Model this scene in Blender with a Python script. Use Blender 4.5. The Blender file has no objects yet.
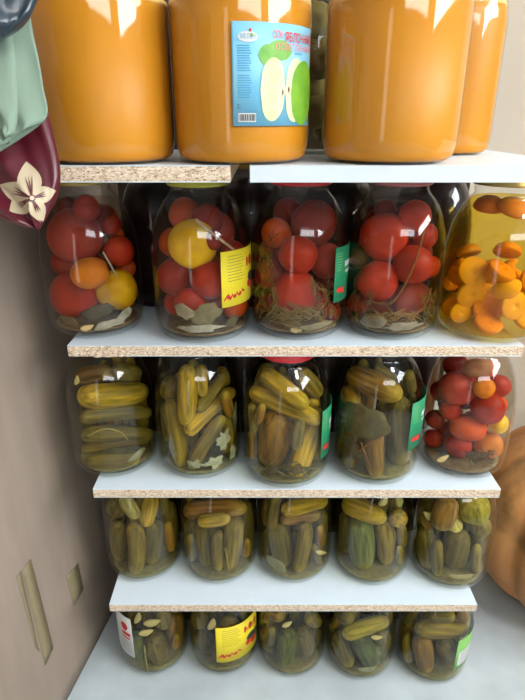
import bpy, bmesh, math, random
from mathutils import Vector, Matrix, noise
random.seed(7)
S = bpy.context.scene
COL = S.collection
PI = math.pi

# ------------------------------------------------------------------ camera
F = 551.0                      # focal length in pixels of the 525x700 frame
TH = math.radians(22.8)
CAM = Vector((0, 0, 1.135))
FW = Vector((0, math.cos(TH), -math.sin(TH)))
UP = Vector((0, math.sin(TH), math.cos(TH)))
RT = Vector((1, 0, 0))
cd = bpy.data.cameras.new('camera')
cam = bpy.data.objects.new('camera', cd)
COL.objects.link(cam)
cam.location = CAM
cam.rotation_euler = (PI/2 - TH, 0, 0)
cd.sensor_fit = 'VERTICAL'
cd.sensor_height = 36
cd.lens = 36*F/700
cd.clip_start = 0.02
S.camera = cam
S.view_settings.view_transform = 'Standard'
S.view_settings.look = 'None'
S.view_settings.exposure = 0.8
S.view_settings.gamma = 1
S.view_settings.use_curve_mapping = False
S.cycles.transparent_max_bounces = 40
S.cycles.max_bounces = 10
S.cycles.caustics_reflective = False
S.cycles.caustics_refractive = False
S.cycles.sample_clamp_indirect = 4
S.cycles.use_denoising = True

def ray(px, py):
    d = FW + RT*((px-262.5)/F) - UP*((py-350)/F)
    return d                    # camera depth of CAM + t*d is t

# ------------------------------------------------------------------ materials
def srgb(r, g, b):
    def f(c):
        c /= 255.0
        return c/12.92 if c <= 0.04045 else ((c+0.055)/1.055)**2.4
    return (f(r), f(g), f(b), 1)

MATS = {}
def mat(name):
    m = bpy.data.materials.new(name)
    m.use_nodes = True
    nt = m.node_tree
    nt.nodes.clear()
    out = nt.nodes.new('ShaderNodeOutputMaterial')
    MATS[name] = m
    return m, nt, out

def N(nt, t, **kw):
    n = nt.nodes.new(t)
    for k, v in kw.items():
        setattr(n, k, v)
    return n

def plain(name, col, rough=0.5, metal=0.0, spec=0.5, var=0.0, scale=20, bump=0.0, col2=None, stretch=None, lo=0.35, hi=0.65):
    m, nt, out = mat(name)
    p = N(nt, 'ShaderNodeBsdfPrincipled')
    p.inputs['Roughness'].default_value = rough
    p.inputs['Metallic'].default_value = metal
    p.inputs['Specular IOR Level'].default_value = spec
    tc = N(nt, 'ShaderNodeTexCoord')
    mp = N(nt, 'ShaderNodeMapping')
    if stretch:
        mp.inputs['Scale'].default_value = stretch
    nt.links.new(tc.outputs['Object'], mp.inputs['Vector'])
    no = N(nt, 'ShaderNodeTexNoise')
    no.inputs['Scale'].default_value = scale
    no.inputs['Detail'].default_value = 5
    nt.links.new(mp.outputs[0], no.inputs['Vector'])
    if col2 is None:
        k = 1-var
        col2 = (col[0]*k, col[1]*k, col[2]*k, 1)
    cr = N(nt, 'ShaderNodeValToRGB')
    cr.color_ramp.elements[0].position = lo
    cr.color_ramp.elements[0].color = col2
    cr.color_ramp.elements[1].position = hi
    cr.color_ramp.elements[1].color = col
    nt.links.new(no.outputs['Fac'], cr.inputs[0])
    nt.links.new(cr.outputs[0], p.inputs['Base Color'])
    if bump:
        b = N(nt, 'ShaderNodeBump')
        b.inputs['Strength'].default_value = bump
        b.inputs['Distance'].default_value = 0.004
        nt.links.new(no.outputs['Fac'], b.inputs['Height'])
        nt.links.new(b.outputs[0], p.inputs['Normal'])
    nt.links.new(p.outputs[0], out.inputs[0])
    return m

def glassmat(name, tint, base=0.05, edge=0.6, power=3.5, rough=0.05):
    m, nt, out = mat(name)
    tr = N(nt, 'ShaderNodeBsdfTransparent'); tr.inputs[0].default_value = tint
    gl = N(nt, 'ShaderNodeBsdfGlossy'); gl.inputs['Roughness'].default_value = rough
    lw = N(nt, 'ShaderNodeLayerWeight'); lw.inputs[0].default_value = 0.5
    pw = N(nt, 'ShaderNodeMath', operation='POWER'); pw.inputs[1].default_value = power
    mu = N(nt, 'ShaderNodeMath', operation='MULTIPLY_ADD'); mu.inputs[1].default_value = edge; mu.inputs[2].default_value = base
    nt.links.new(lw.outputs['Facing'], pw.inputs[0])
    nt.links.new(pw.outputs[0], mu.inputs[0])
    mx = N(nt, 'ShaderNodeMixShader')
    nt.links.new(mu.outputs[0], mx.inputs[0])
    nt.links.new(tr.outputs[0], mx.inputs[1]); nt.links.new(gl.outputs[0], mx.inputs[2])
    nt.links.new(mx.outputs[0], out.inputs[0])
    return m

def objcolor(name, rough, spec, stretch, scale, dark, light, sss=0.0, bump=0.0, ends=None):
    """one material for all the vegetables of a kind; the colour comes from the object"""
    m, nt, out = mat(name)
    p = N(nt, 'ShaderNodeBsdfPrincipled')
    p.inputs['Roughness'].default_value = rough
    p.inputs['Specular IOR Level'].default_value = spec
    oi = N(nt, 'ShaderNodeObjectInfo')
    tc = N(nt, 'ShaderNodeTexCoord')
    mp = N(nt, 'ShaderNodeMapping'); mp.inputs['Scale'].default_value = stretch
    ad = N(nt, 'ShaderNodeVectorMath', operation='ADD')
    nt.links.new(tc.outputs['Object'], mp.inputs['Vector'])
    nt.links.new(mp.outputs[0], ad.inputs[0])
    cx = N(nt, 'ShaderNodeCombineXYZ')
    rm = N(nt, 'ShaderNodeMath', operation='MULTIPLY'); rm.inputs[1].default_value = 37.0
    nt.links.new(oi.outputs['Random'], rm.inputs[0])
    nt.links.new(rm.outputs[0], cx.inputs[0])
    nt.links.new(cx.outputs[0], ad.inputs[1])
    no = N(nt, 'ShaderNodeTexNoise'); no.inputs['Scale'].default_value = scale; no.inputs['Detail'].default_value = 4
    nt.links.new(ad.outputs[0], no.inputs['Vector'])
    cr = N(nt, 'ShaderNodeValToRGB')
    cr.color_ramp.elements[0].position = 0.32; cr.color_ramp.elements[0].color = (*dark, 1)
    cr.color_ramp.elements[1].position = 0.68; cr.color_ramp.elements[1].color = (*light, 1)
    nt.links.new(no.outputs['Fac'], cr.inputs[0])
    mx = N(nt, 'ShaderNodeMixRGB', blend_type='MULTIPLY'); mx.inputs[0].default_value = 1
    nt.links.new(oi.outputs['Color'], mx.inputs[1]); nt.links.new(cr.outputs[0], mx.inputs[2])
    last = mx.outputs[0]
    if ends:
        sp = N(nt, 'ShaderNodeSeparateXYZ')
        nt.links.new(tc.outputs['Generated'], sp.inputs[0])
        er = N(nt, 'ShaderNodeValToRGB')
        er.color_ramp.elements[0].position = 0.72; er.color_ramp.elements[0].color = (0, 0, 0, 1)
        er.color_ramp.elements[1].position = 1.0; er.color_ramp.elements[1].color = (.55, .55, .55, 1)
        nt.links.new(sp.outputs['Z'], er.inputs[0])
        m2 = N(nt, 'ShaderNodeMixRGB'); m2.inputs[2].default_value = ends
        nt.links.new(er.outputs[0], m2.inputs[0]); nt.links.new(last, m2.inputs[1])
        last = m2.outputs[0]
    nt.links.new(last, p.inputs['Base Color'])
    if sss:
        p.inputs['Subsurface Weight'].default_value = sss
        p.inputs['Subsurface Radius'].default_value = (0.01, 0.004, 0.002)
        p.inputs['Subsurface Scale'].default_value = 0.4
    if bump:
        b = N(nt, 'ShaderNodeBump'); b.inputs['Strength'].default_value = bump; b.inputs['Distance'].default_value = 0.002
        nt.links.new(no.outputs['Fac'], b.inputs['Height']); nt.links.new(b.outputs[0], p.inputs['Normal'])
    nt.links.new(p.outputs[0], out.inputs[0])
    return m

def chipboard(name):
    m, nt, out = mat(name)
    p = N(nt, 'ShaderNodeBsdfPrincipled'); p.inputs['Roughness'].default_value = 0.9
    p.inputs['Specular IOR Level'].default_value = 0.1
    tc = N(nt, 'ShaderNodeTexCoord')
    mp = N(nt, 'ShaderNodeMapping'); mp.inputs['Scale'].default_value = (1, 1, 2.2)
    nt.links.new(tc.outputs['Object'], mp.inputs[0])
    vo = N(nt, 'ShaderNodeTexVoronoi'); vo.inputs['Scale'].default_value = 380
    nt.links.new(mp.outputs[0], vo.inputs['Vector'])
    cr = N(nt, 'ShaderNodeValToRGB')
    e = cr.color_ramp.elements
    e[0].position = 0.0; e[0].color = srgb(146, 120, 94)
    e[1].position = 1.0; e[1].color = srgb(232, 216, 196)
    x = e.new(0.16); x.color = srgb(190, 164, 134)
    x = e.new(0.55); x.color = srgb(214, 194, 170)
    sp = N(nt, 'ShaderNodeSeparateXYZ')
    nt.links.new(vo.outputs['Color'], sp.inputs[0])
    nt.links.new(sp.outputs[0], cr.inputs[0])
    nt.links.new(cr.outputs[0], p.inputs['Base Color'])
    b = N(nt, 'ShaderNodeBump'); b.inputs['Strength'].default_value = 0.6; b.inputs['Distance'].default_value = 0.002
    nt.links.new(sp.outputs[0], b.inputs['Height']); nt.links.new(b.outputs[0], p.inputs['Normal'])
    nt.links.new(p.outputs[0], out.inputs[0])
    return m

def lamp_mat(name, col, strength):
    m, nt, out = mat(name)
    e = N(nt, 'ShaderNodeEmission'); e.inputs[0].default_value = col; e.inputs[1].default_value = strength
    nt.links.new(e.outputs[0], out.inputs[0])
    return m

GLASS = glassmat('clear_glass', (.97, .985, .98, 1))
BRINE_PICKLE = glassmat('cucumber_brine', (.85, .82, .66, 1), base=0.0, edge=0.25, power=4)
BRINE_TOMATO = glassmat('tomato_brine', (.88, .80, .72, 1), base=0.0, edge=0.25, power=4)
SYRUP = glassmat('yellow_syrup', (.93, .78, .26, 1), base=0.0, edge=0.25, power=4)
JUICE = plain('orange_juice', srgb(202, 132, 28), 0.45, spec=0.3, var=.05, scale=9)
FOAM = plain('juice_foam', srgb(244, 190, 110), 0.7, var=.1, scale=60)
COMPOTE = plain('dark_compote', srgb(34, 16, 14), 0.5, spec=.2, var=.4, scale=25)
TOMATO = objcolor('tomato_skin', 0.45, 0.25, (1, 1, 1), 1.2, (.72, .62, .6), (1, 1, 1), sss=0.15)
CUKE = objcolor('cucumber_skin', 0.5, 0.25, (150, 150, 14), 1.0, (.34, .36, .34), (1.2, 1.2, 1.12), bump=0.7, ends=srgb(176, 158, 62))
FRUIT = objcolor('fruit_flesh', 0.5, 0.25, (60, 60, 60), 1.0, (.8, .74, .6), (1, 1, 1), sss=0.2)
HERB = objcolor('herb', 0.7, 0.2, (90, 90, 90), 1.0, (.6, .6, .55), (1, 1, 1))
WHITE = plain('white_laminate', srgb(220, 234, 244), 0.35, spec=.4, var=.03, scale=30)
BAND = plain('white_edge_band', srgb(204, 214, 220), 0.4, var=.03)
CHIP = chipboard('raw_chipboard')
GOLD = plain('gold_lid', srgb(190, 165, 95), 0.35, metal=.7, var=.15)
LIME = plain('lime_lid', srgb(196, 190, 70), 0.4, metal=.2, var=.1)
REDLID = plain('red_lid', srgb(205, 45, 50), 0.35, var=.1)
PINK = plain('pink_lid', srgb(190, 110, 110), 0.4, var=.15)
WHITELID = plain('pale_lid', srgb(214, 206, 184), 0.4, metal=.3, var=.1)

# ------------------------------------------------------------------ mesh helpers
def link(name, me, m=None, parent=None, smooth=True):
    o = bpy.data.objects.new(name, me)
    COL.objects.link(o)
    if m is not None:
        me.materials.append(m)
    if smooth:
        for p in me.polygons:
            p.use_smooth = True
    if parent is not None:
        o.parent = parent
    return o

def pydata(name, v, f):
    me = bpy.data.meshes.new(name)
    me.from_pydata([tuple(x) for x in v], [], f)
    me.update()
    return me

def recalc(me):
    bm = bmesh.new(); bm.from_mesh(me)
    bmesh.ops.recalc_face_normals(bm, faces=bm.faces)
    bm.to_mesh(me); bm.free()
    return me

def tag(o, label, cat, group=None):
    o['label'] = label; o['category'] = cat
    if group:
        o['group'] = group
    return o

def empty(name, loc, label, cat, group=None):
    o = bpy.data.objects.new(name, None)
    o.empty_display_size = 0.05
    COL.objects.link(o); o.location = loc
    return tag(o, label, cat, group)

def box_me(name, x0, x1, y0, y1, z0, z1, bev=0.0):
    bm = bmesh.new()
    bmesh.ops.create_cube(bm, size=1)
    for v in bm.verts:
        v.co = Vector(((x0+x1)/2+v.co.x*(x1-x0), (y0+y1)/2+v.co.y*(y1-y0), (z0+z1)/2+v.co.z*(z1-z0)))
    if bev:
        bmesh.ops.bevel(bm, geom=bm.edges[:], offset=bev, segments=2, affect='EDGES')
    me = bpy.data.meshes.new(name); bm.to_mesh(me); bm.free()
    return me

def lathe(name, prof, seg=56, cap0=True, cap1=True):
    v, f = [], []
    for r, z in prof:
        for k in range(seg):
            a = 2*PI*k/seg
            v.append((r*math.cos(a), r*math.sin(a), z))
    for i in range(len(prof)-1):
        for k in range(seg):
            k2 = (k+1) % seg
            f.append((i*seg+k, i*seg+k2, (i+1)*seg+k2, (i+1)*seg+k))
    if cap0: f.append(tuple(range(seg))[::-1])
    if cap1: f.append(tuple((len(prof)-1)*seg+k for k in range(seg)))
    return pydata(name, v, f)

def tube(name, pts, r, seg=6, r_end=None):
    """a thin solid tube through points"""
    pts = [Vector(p) for p in pts]
    v, f = [], []
    n = len(pts)
    for i, p in enumerate(pts):
        t = (pts[min(i+1, n-1)]-pts[max(i-1, 0)]).normalized()
        a = t.orthogonal().normalized() if i == 0 else (a - t*a.dot(t)).normalized()
        b = t.cross(a)
        rr = r if r_end is None else r+(r_end-r)*i/(n-1)
        for k in range(seg):
            w = 2*PI*k/seg
            v.append(p+a*rr*math.cos(w)+b*rr*math.sin(w))
    for i in range(n-1):
        for k in range(seg):
            k2 = (k+1) % seg
            f.append((i*seg+k, i*seg+k2, (i+1)*seg+k2, (i+1)*seg+k))
    f.append(tuple(range(seg))[::-1]); f.append(tuple((n-1)*seg+k for k in range(seg)))
    return v, f

def spline(pts, n=10):
    pts = [Vector(p) for p in pts]
    if len(pts) == 2:
        return [pts[0].lerp(pts[1], i/n) for i in range(n+1)]
    out = []
    P = [pts[0]*2-pts[1]]+pts+[pts[-1]*2-pts[-2]]
    for i in range(1, len(P)-2):
        for k in range(n):
            t = k/n
            a, b, c, d = P[i-1], P[i], P[i+1], P[i+2]
            out.append(0.5*((2*b)+(c-a)*t+(2*a-5*b+4*c-d)*t*t+(3*b-a-3*c+d)*t**3))
    out.append(pts[-1])
    return out

# ------------------------------------------------------------------ room
def structure(name, me, m):
    o = link(name, me, m, smooth=False); o['kind'] = 'structure'; return o

M_FLOOR = plain('pale_linoleum', srgb(196, 207, 212), 0.45, spec=.3, scale=9, col2=srgb(180, 190, 195))
M_WALL = plain('beige_wall', srgb(188, 176, 158), 0.85, var=.06, scale=3)
M_ROOM = plain('room_plaster', srgb(132, 124, 114), 0.9, var=.05, scale=3)
M_CEIL = plain('ceiling_paint', srgb(215, 212, 206), 0.9, var=.03, scale=3)
structure('floor', box_me('floor', -1.5, 2.2, -2.6, 1.6, -.05, 0), M_FLOOR)
structure('wall_back', box_me('wall_back', -1.5, 2.2, 1.48, 1.6, 0, 2.5), M_WALL)
structure('wall_left', box_me('wall_left', -1.6, -1.5, -2.6, 1.6, 0, 2.5), M_ROOM)
structure('wall_right', box_me('wall_right', 2.2, 2.3, -2.6, 1.6, 0, 2.5), M_ROOM)
structure('wall_front', box_me('wall_front', -1.6, 2.3, -2.7, -2.6, 0, 2.5), M_ROOM)
structure('ceiling', box_me('ceiling', -1.6, 2.3, -2.7, 1.6, 2.5, 2.6), M_CEIL)
# the daylight window and the lit doorway behind the photographer, and the ceiling lamp
PANE = lamp_mat('daylight_pane', (.93, .97, 1, 1), 13.0)
structure('window_1', box_me('window_1', -.1, 2.15, -2.6, -2.585, 1.98, 2.45), lamp_mat('dimmer_daylight_pane', (.93, .97, 1, 1), 7.0))
structure('window_2', box_me('window_2', 2.185, 2.2, -1.5, .55, 1.7, 2.45), PANE)
structure('door_1', box_me('door_1', -1.45, -1.05, -2.6, -2.585, 0.02, 2.05), lamp_mat('lit_doorway', (1, .98, .94, 1), 1.6))
lp = empty('ceiling_lamp', (1.15, -0.6, 2.5), 'flat white ceiling lamp above the photographer', 'lamp')
link('lamp_base', lathe('lamp_base', [(.26, 0), (.26, -.03), (.22, -.035)]), M_CEIL, lp)
link('diffuser', lathe('diffuser', [(.22, -.035), (.21, -.055), (.15, -.07), (.02, -.075)]), lamp_mat('lamp_glow', (1, .97, .92, 1), 26.0), lp)

# ------------------------------------------------------------------ jars
HS2, HS3, HS4, HF = 1.135-.325, 1.135-.595, 1.135-.865, 0.0
HS1 = 1.135-.048
TK = .018

def profile(R, Hn, neck=.0425, sh=.125):
    """outline of a jar whose lid top is at Hn; sh is where the shoulder starts"""
    s = Hn/.252
    q = lambda z: (sh+(z-.125)*(.229-sh)/(.229-.125))*s
    return [(R*.74, 0.0), (R*.80, 0.001), (R*.89, .005), (R*.955, .012), (R*.988, .021), (R, .032),
            (R, q(.125)), (R*.985, q(.145)), (R*.945, q(.165)), (R*.88, q(.184)), (R*.79, q(.202)), (R*.68, q(.216)),
            (R*.585, q(.224)), (neck, .229*s), (neck, .2405*s), (neck+.0015, .2415*s), (neck+.0015, .2455*s)]

def rad_at(prof, z):
    for (r0, z0), (r1, z1) in zip(prof, prof[1:]):
        if z0 <= z <= z1:
            return r0 + (r1-r0)*((z-z0)/max(z1-z0, 1e-6))
    return prof[0][0] if z < 0 else prof[-1][0]

DEP = dict(b1=.882, b2=.862, b3=.876, b4=.876, b5=.868, c1=.888, c2=.883, c3=.856, c4=.866, c5=.884,
           d1=.912, d2=.906, d3=.908, d4=.902, d5=.892, e1=.911, e2=.911, e3=.906, e4=.899, e5=.89)
class Jar:
    pass

def make_jar(phrase, label, px, D, hbase, R, H, lid, kind, level=.205, neck=.0425, X=None, group=None, sh=.125, Dref=None):
    j = Jar()
    zc = D*math.cos(TH)+(CAM.z-hbase-.12)*math.sin(TH)
    if Dref is not None:
        X *= zc/(Dref*math.cos(TH)+(CAM.z-hbase-.12)*math.sin(TH))
    if X is None:
        X = (px-262.5)/F*zc
    j.x, j.y, j.z, j.R, j.H, j.zc, j.phrase = X, D, hbase, R, H, zc, phrase
    j.items = []
    j.labels = {}
    root = empty('glass_jar', (X, D, hbase), label, 'jar', group)
    j.root = root
    s = H/.252
    prof = profile(R, H, neck, sh)
    j.prof = prof
    gb = link('glass_body', lathe('glass_body', prof, 72, True, False), GLASS, root)
    # contents fill the inside of the glass up to the level
    inner = [(R*.66, .0075), (R*.83, .0095), (R*.92, .0145), (R*.95, .022), (R-.0032, .034)]
    for r, z in prof[6:]:
        if z < level*s:
            inner.append((r-.0032, z))
    inner.append((rad_at(prof, level*s)-.0032, level*s))
    fill = {'pickle': BRINE_PICKLE, 'tomato': BRINE_TOMATO, 'fruit': SYRUP, 'juice': JUICE, 'compote': COMPOTE}[kind]
    nm = {'pickle': 'brine', 'tomato': 'brine', 'fruit': 'syrup', 'juice': 'juice', 'compote': 'compote'}[kind]
    if kind in ('juice', 'compote'):
        inner = [(R*.73, .0022), (R*.875, .004), (R*.945, .0085), (R*.975, .018), (R-.0016, .034)]+[(r+.0018, z) for r, z in inner[5:]]
    b = link(nm, lathe(nm, inner, 56), fill, root)
    if kind == 'juice':
        rr = rad_at(prof, level*s)-.0014
        r2 = rad_at(prof, level*s+.006)-.0014
        link('foam', lathe('foam', [(rr, level*s), (r2, level*s+.006), (r2-.008, level*s+.0075)], 56), FOAM, root)
    # tin lid with a rolled rim and a stepped top
    r = neck+.0035
    lz = H-.0135*s
    lm = link('lid', lathe('lid', [(r-.001, lz-.001), (r+.0008, lz), (r+.0012, lz+.002), (r, lz+.004), (r-.0002, H-.003), (r-.002, H-.0006),
                              (r-.005, H), (r-.007, H-.0012), (r-.012, H-.0015), (r-.014, H), (.004, H)], 48), lid, root)
    return j

def hit(j, px, py, rad, zc_guess=None):
    """front point where the sight line meets the upright cylinder of this radius round the jar's axis"""
    d = ray(px, py)
    ox, oy = CAM.x-j.x, CAM.y-j.y
    a = d.x**2+d.y**2; b = 2*(ox*d.x+oy*d.y); c = ox*ox+oy*oy-rad*rad
    q = b*b-4*a*c
    t = (-b-math.sqrt(q))/(2*a) if q >= 0 else -b/(2*a)
    p = CAM+d*t
    h = Vector((p.x-j.x, p.y-j.y, 0))
    if h.length > rad:
        h *= rad/h.length
    return Vector((h.x, h.y, p.z-j.z))       # jar-local

def fit(j, px, py, r):
    """jar-local centre of a ball of radius r seen at px,py and pressed to the front of the glass"""
    lim = j.R-.0045-r
    p = hit(j, px, py, max(lim, .004))
    for _ in range(3):
        lo, hi = .0105+r*.85, .226*j.H/.252-r
        z = min(max(p.z, lo), hi)
        lim = min(rad_at(j.prof, z+r*.5), rad_at(j.prof, max(z-r*.5, .012)))-.0045-r
        lim = max(lim, .003)
        p = hit(j, px, py, lim)
        z = min(max(p.z, lo), hi)
        p.z = z
    return p

def segdist(p1, q1, p2, q2):
    d1, d2, r = q1-p1, q2-p2, p1-p2
    a, e, f = d1.dot(d1), d2.dot(d2), d2.dot(r)
    if a < 1e-12 and e < 1e-12: return r.length
    if a < 1e-12:
        s, t = 0, min(max(f/e, 0), 1)
    else:
        c = d1.dot(r)
        if e < 1e-12:
            t, s = 0, min(max(-c/a, 0), 1)
        else:
            b = d1.dot(d2); den = a*e-b*b
            s = min(max((b*f-c*e)/den, 0), 1) if den > 1e-12 else 0
            t = (b*s+f)/e
            if t < 0: t, s = 0, min(max(-c/a, 0), 1)
            elif t > 1: t, s = 1, min(max((b-c)/a, 0), 1)
    return ((p1+d1*s)-(p2+d2*t)).length

def inside(j, P, r):
    return P.z-r*.9 >= .010 and Vector((P.x, P.y)).length <= min(rad_at(j.prof, P.z+r*.6), rad_at(j.prof, max(P.z-r*.6, .012)))-.0036-r

def settle(j, a, b, r, tol=.09):
    """slide a capsule back along the sight line until it clears what is already in the jar, a little slimmer if it must be"""
    best, bd = None, -1e9
    for shrink in (1, .94, .88, .82, .76, .7, .64):
        rr_ = r*shrink
        for k in range(0, 15 if shrink > .65 else 22):
            P = []
            for q in (a, b):
                w = Vector((j.x, j.y, j.z))+q
                d = (w-CAM).normalized()
                q2 = q+d*(.003*k+(r-rr_)*-.6)
                q2.z = max(q2.z, .0112+rr_)
                lim_ = min(rad_at(j.prof, q2.z+rr_*.6), rad_at(j.prof, max(q2.z-rr_*.6, .012)))-.0036-rr_*1.02
                hl_ = math.hypot(q2.x, q2.y)
                if hl_ > lim_ > 0:
                    q2.x *= lim_/hl_; q2.y *= lim_/hl_
                P.append(q2)
            A, B = P
            if k > 0 and any(q.y > j.R*.72 for q in P): break
            m = 1.0
            for (c, d_, r2) in j.items:
                m = min(m, (segdist(A, B, c, d_)-(rr_+r2))/(rr_+r2))
            if m > -tol:
                j.items.append((A, B, rr_)); return A, B, rr_
            if m-.3*(1-shrink) > bd: bd, best = m-.3*(1-shrink), (A, B, rr_)
    j.items.append(best)
    return best

# unit meshes -------------------------------------------------------
def tomato_mesh(seed):
    rnd = random.Random(seed)
    v, f = [], []
    nu, nv = 28, 16
    lob = rnd.choice((3, 4, 5)); ph = rnd.random()*6; amt = rnd.uniform(.01, .03)
    for i in range(nv+1):
        t = PI*i/nv
        for k in range(nu):
            a = 2*PI*k/nu
            rr = math.sin(t)*(1+amt*math.cos(lob*a+ph))
            z = math.cos(t)*.94
            if t < .5: z -= .13*(1-t/.5)**1.5
            v.append((rr*math.cos(a), rr*math.sin(a), z))
    for i in range(nv):
        for k in range(nu):
            k2 = (k+1) % nu
            f.append((i*nu+k, (i+1)*nu+k, (i+1)*nu+k2, i*nu+k2))
    me = pydata('tomato', v, f)
    bm = bmesh.new(); bm.from_mesh(me); bmesh.ops.remove_doubles(bm, verts=bm.verts, dist=1e-4)
    bmesh.ops.recalc_face_normals(bm, faces=bm.faces); bm.to_mesh(me); bm.free()
    me.materials.append(TOMATO)
    for p in me.polygons: p.use_smooth = True
    return me
TOMS = [tomato_mesh(k) for k in range(5)]

def cuke_mesh(L, r, seed, taper):
    """pickled cucumber along local z from -L/2-r to L/2+r: bent, tapering, warty"""
    rnd = random.Random(seed)
    v, f = [], []
    seg, n = 20, 26
    bend = rnd.uniform(-.06, .06)*L
    T = L/2+r
    off = rnd.uniform(0, 50)
    for i in range(n+1):
        s = -1+2*i/n
        z = math.sin(s*PI/2)*T
        u = abs(z)/T
        w = (max(0, 1-u**(2.0*T/r*.75+1.2)))**.5
        if L < r*.6:
            w = max(0, 1-u*u)**.5
        w *= 1-taper*max(0, z/T)*.45
        for k in range(seg):
            a = 2*PI*k/seg
            p = Vector((math.cos(a), math.sin(a), z*55))
            wob = .96+.04*noise.noise(Vector((math.cos(a)*1.6+off, math.sin(a)*1.6, z*60)))+.02*math.cos(3*a+off)
            v.append((r*w*wob*math.cos(a)+bend*(1-(z/T)**2), r*w*wob*math.sin(a), z))
    for i in range(n):
        for k in range(seg):
            k2 = (k+1) % seg
            f.append((i*seg+k, i*seg+k2, (i+1)*seg+k2, (i+1)*seg+k))
    me = pydata('cucumber', v, f)
    bm = bmesh.new(); bm.from_mesh(me); bmesh.ops.remove_doubles(bm, verts=bm.verts, dist=1e-5)
    bmesh.ops.recalc_face_normals(bm, faces=bm.faces); bm.to_mesh(me); bm.free()
    return me

def clove_mesh():
    v, f = [], []
    seg, n = 16, 14
    for i in range(n+1):
        t = i/n
        w = math.sin(PI*min(t*1.0, 1))**.7*(1-.45*t)
        for k in range(seg):
            a = 2*PI*k/seg
            v.append((w*.62*math.cos(a)+.18*math.sin(PI*t), w*.5*math.sin(a)*(1 if math.sin(a) > 0 else .7), (t-.5)*2))
    for i in range(n):
        for k in range(seg):
            k2 = (k+1) % seg
            f.append((i*seg+k, i*seg+k2, (i+1)*seg+k2, (i+1)*seg+k))
    me = pydata('garlic_clove', v, f)
    bm = bmesh.new(); bm.from_mesh(me); bmesh.ops.remove_doubles(bm, verts=bm.verts, dist=1e-4)
    bmesh.ops.recalc_face_normals(bm, faces=bm.faces); bm.to_mesh(me); bm.free()
    me.materials.append(FRUIT)
    for p in me.polygons: p.use_smooth = True
    return me
CLOVE = clove_mesh()

def half_mesh():
    """half of a stoned fruit: domed skin side, flat cut side with a hollow"""
    prof = [(.12, -.02), (.2, .05), (.34, .1), (.5, .06), (.9, .06), (1, -.02), (.97, -.25), (.8, -.52), (.5, -.72), (.18, -.8), (.01, -.81)]
    prof = [(.01, -.06)]+prof
    me = lathe('fruit_half', prof, 28)
    recalc(me)
    me.materials.append(FRUIT)
    for p in me.polygons: p.use_smooth = True
    return me
HALF = half_mesh()

def unit(r, g, b):
    return srgb(r, g, b)

C_RED = (190, 56, 24); C_DRED = (162, 44, 26); C_PINK = (192, 72, 56); C_ORG = (220, 96, 26); C_YOR = (226, 140, 32); C_YEL = (244, 204, 22)
K_OL = (140, 120, 42); K_DK = (116, 102, 48); K_YE = (184, 152, 44); K_BR = (150, 112, 42); K_GR = (108, 116, 62); K_PALE = (206, 194, 124)

def row_of(v):
    return 'top' if v > .60 else 'middle' if v > .32 else 'bottom'

PENDING = []      # (object, jar, noun phrase, local position)
def note(o, j, noun, p, cat):
    PENDING.append((o, j, noun, p.copy(), cat))

ORD = ['first', 'second', 'third', 'fourth', 'fifth', 'sixth', 'seventh', 'eighth', 'ninth', 'tenth', 'eleventh', 'twelfth']

def add_tomato(j, px, py, rx, col=C_RED, ry=None, rot=0, noun='red tomato', name='tomato'):
    k = j.zc/F*1.03
    ry = ry or rx
    rs = min(rx, ry)*k
    hl = (max(rx, ry)-min(rx, ry))
    w = math.radians(rot+(0 if rx >= ry else 90))
    dx, dy = math.cos(w)*hl, math.sin(w)*hl
    a, b = fit(j, px-dx, py-dy, rs*1.03), fit(j, px+dx, py+dy, rs*1.03)
    if hl == 0: b = a.copy()
    a, b, rs = settle(j, a, b, rs, .15 if hl == 0 else .05)
    o = bpy.data.objects.new(name, TOMS[random.randrange(5)])
    COL.objects.link(o)
    o.location = Vector((j.x, j.y, j.z))+(a+b)/2
    L = (b-a).length
    o.scale = (rs*.985, rs*.985, rs*.985+L/2)
    if L > 1e-4:
        o.rotation_mode = 'QUATERNION'
        o.rotation_quaternion = Vector((0, 0, 1)).rotation_difference((b-a).normalized())
    else:
        # a ripe tomato is flatter along its stem; most lie with the blossom end towards the glass
        o.scale.z *= .88
        o.rotation_euler = (math.radians(90)+random.uniform(-.3, .3), random.uniform(-.25, .25), -math.atan2(j.x, j.y)+random.uniform(-.25, .25))
    v = random.uniform(.92, 1.06)
    c = srgb(*[min(255, x*v) for x in col]); o.color = c
    note(o, j, noun, (a+b)/2, 'tomato' if name == 'tomato' else name.replace('_', ' '))
    return o

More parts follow.
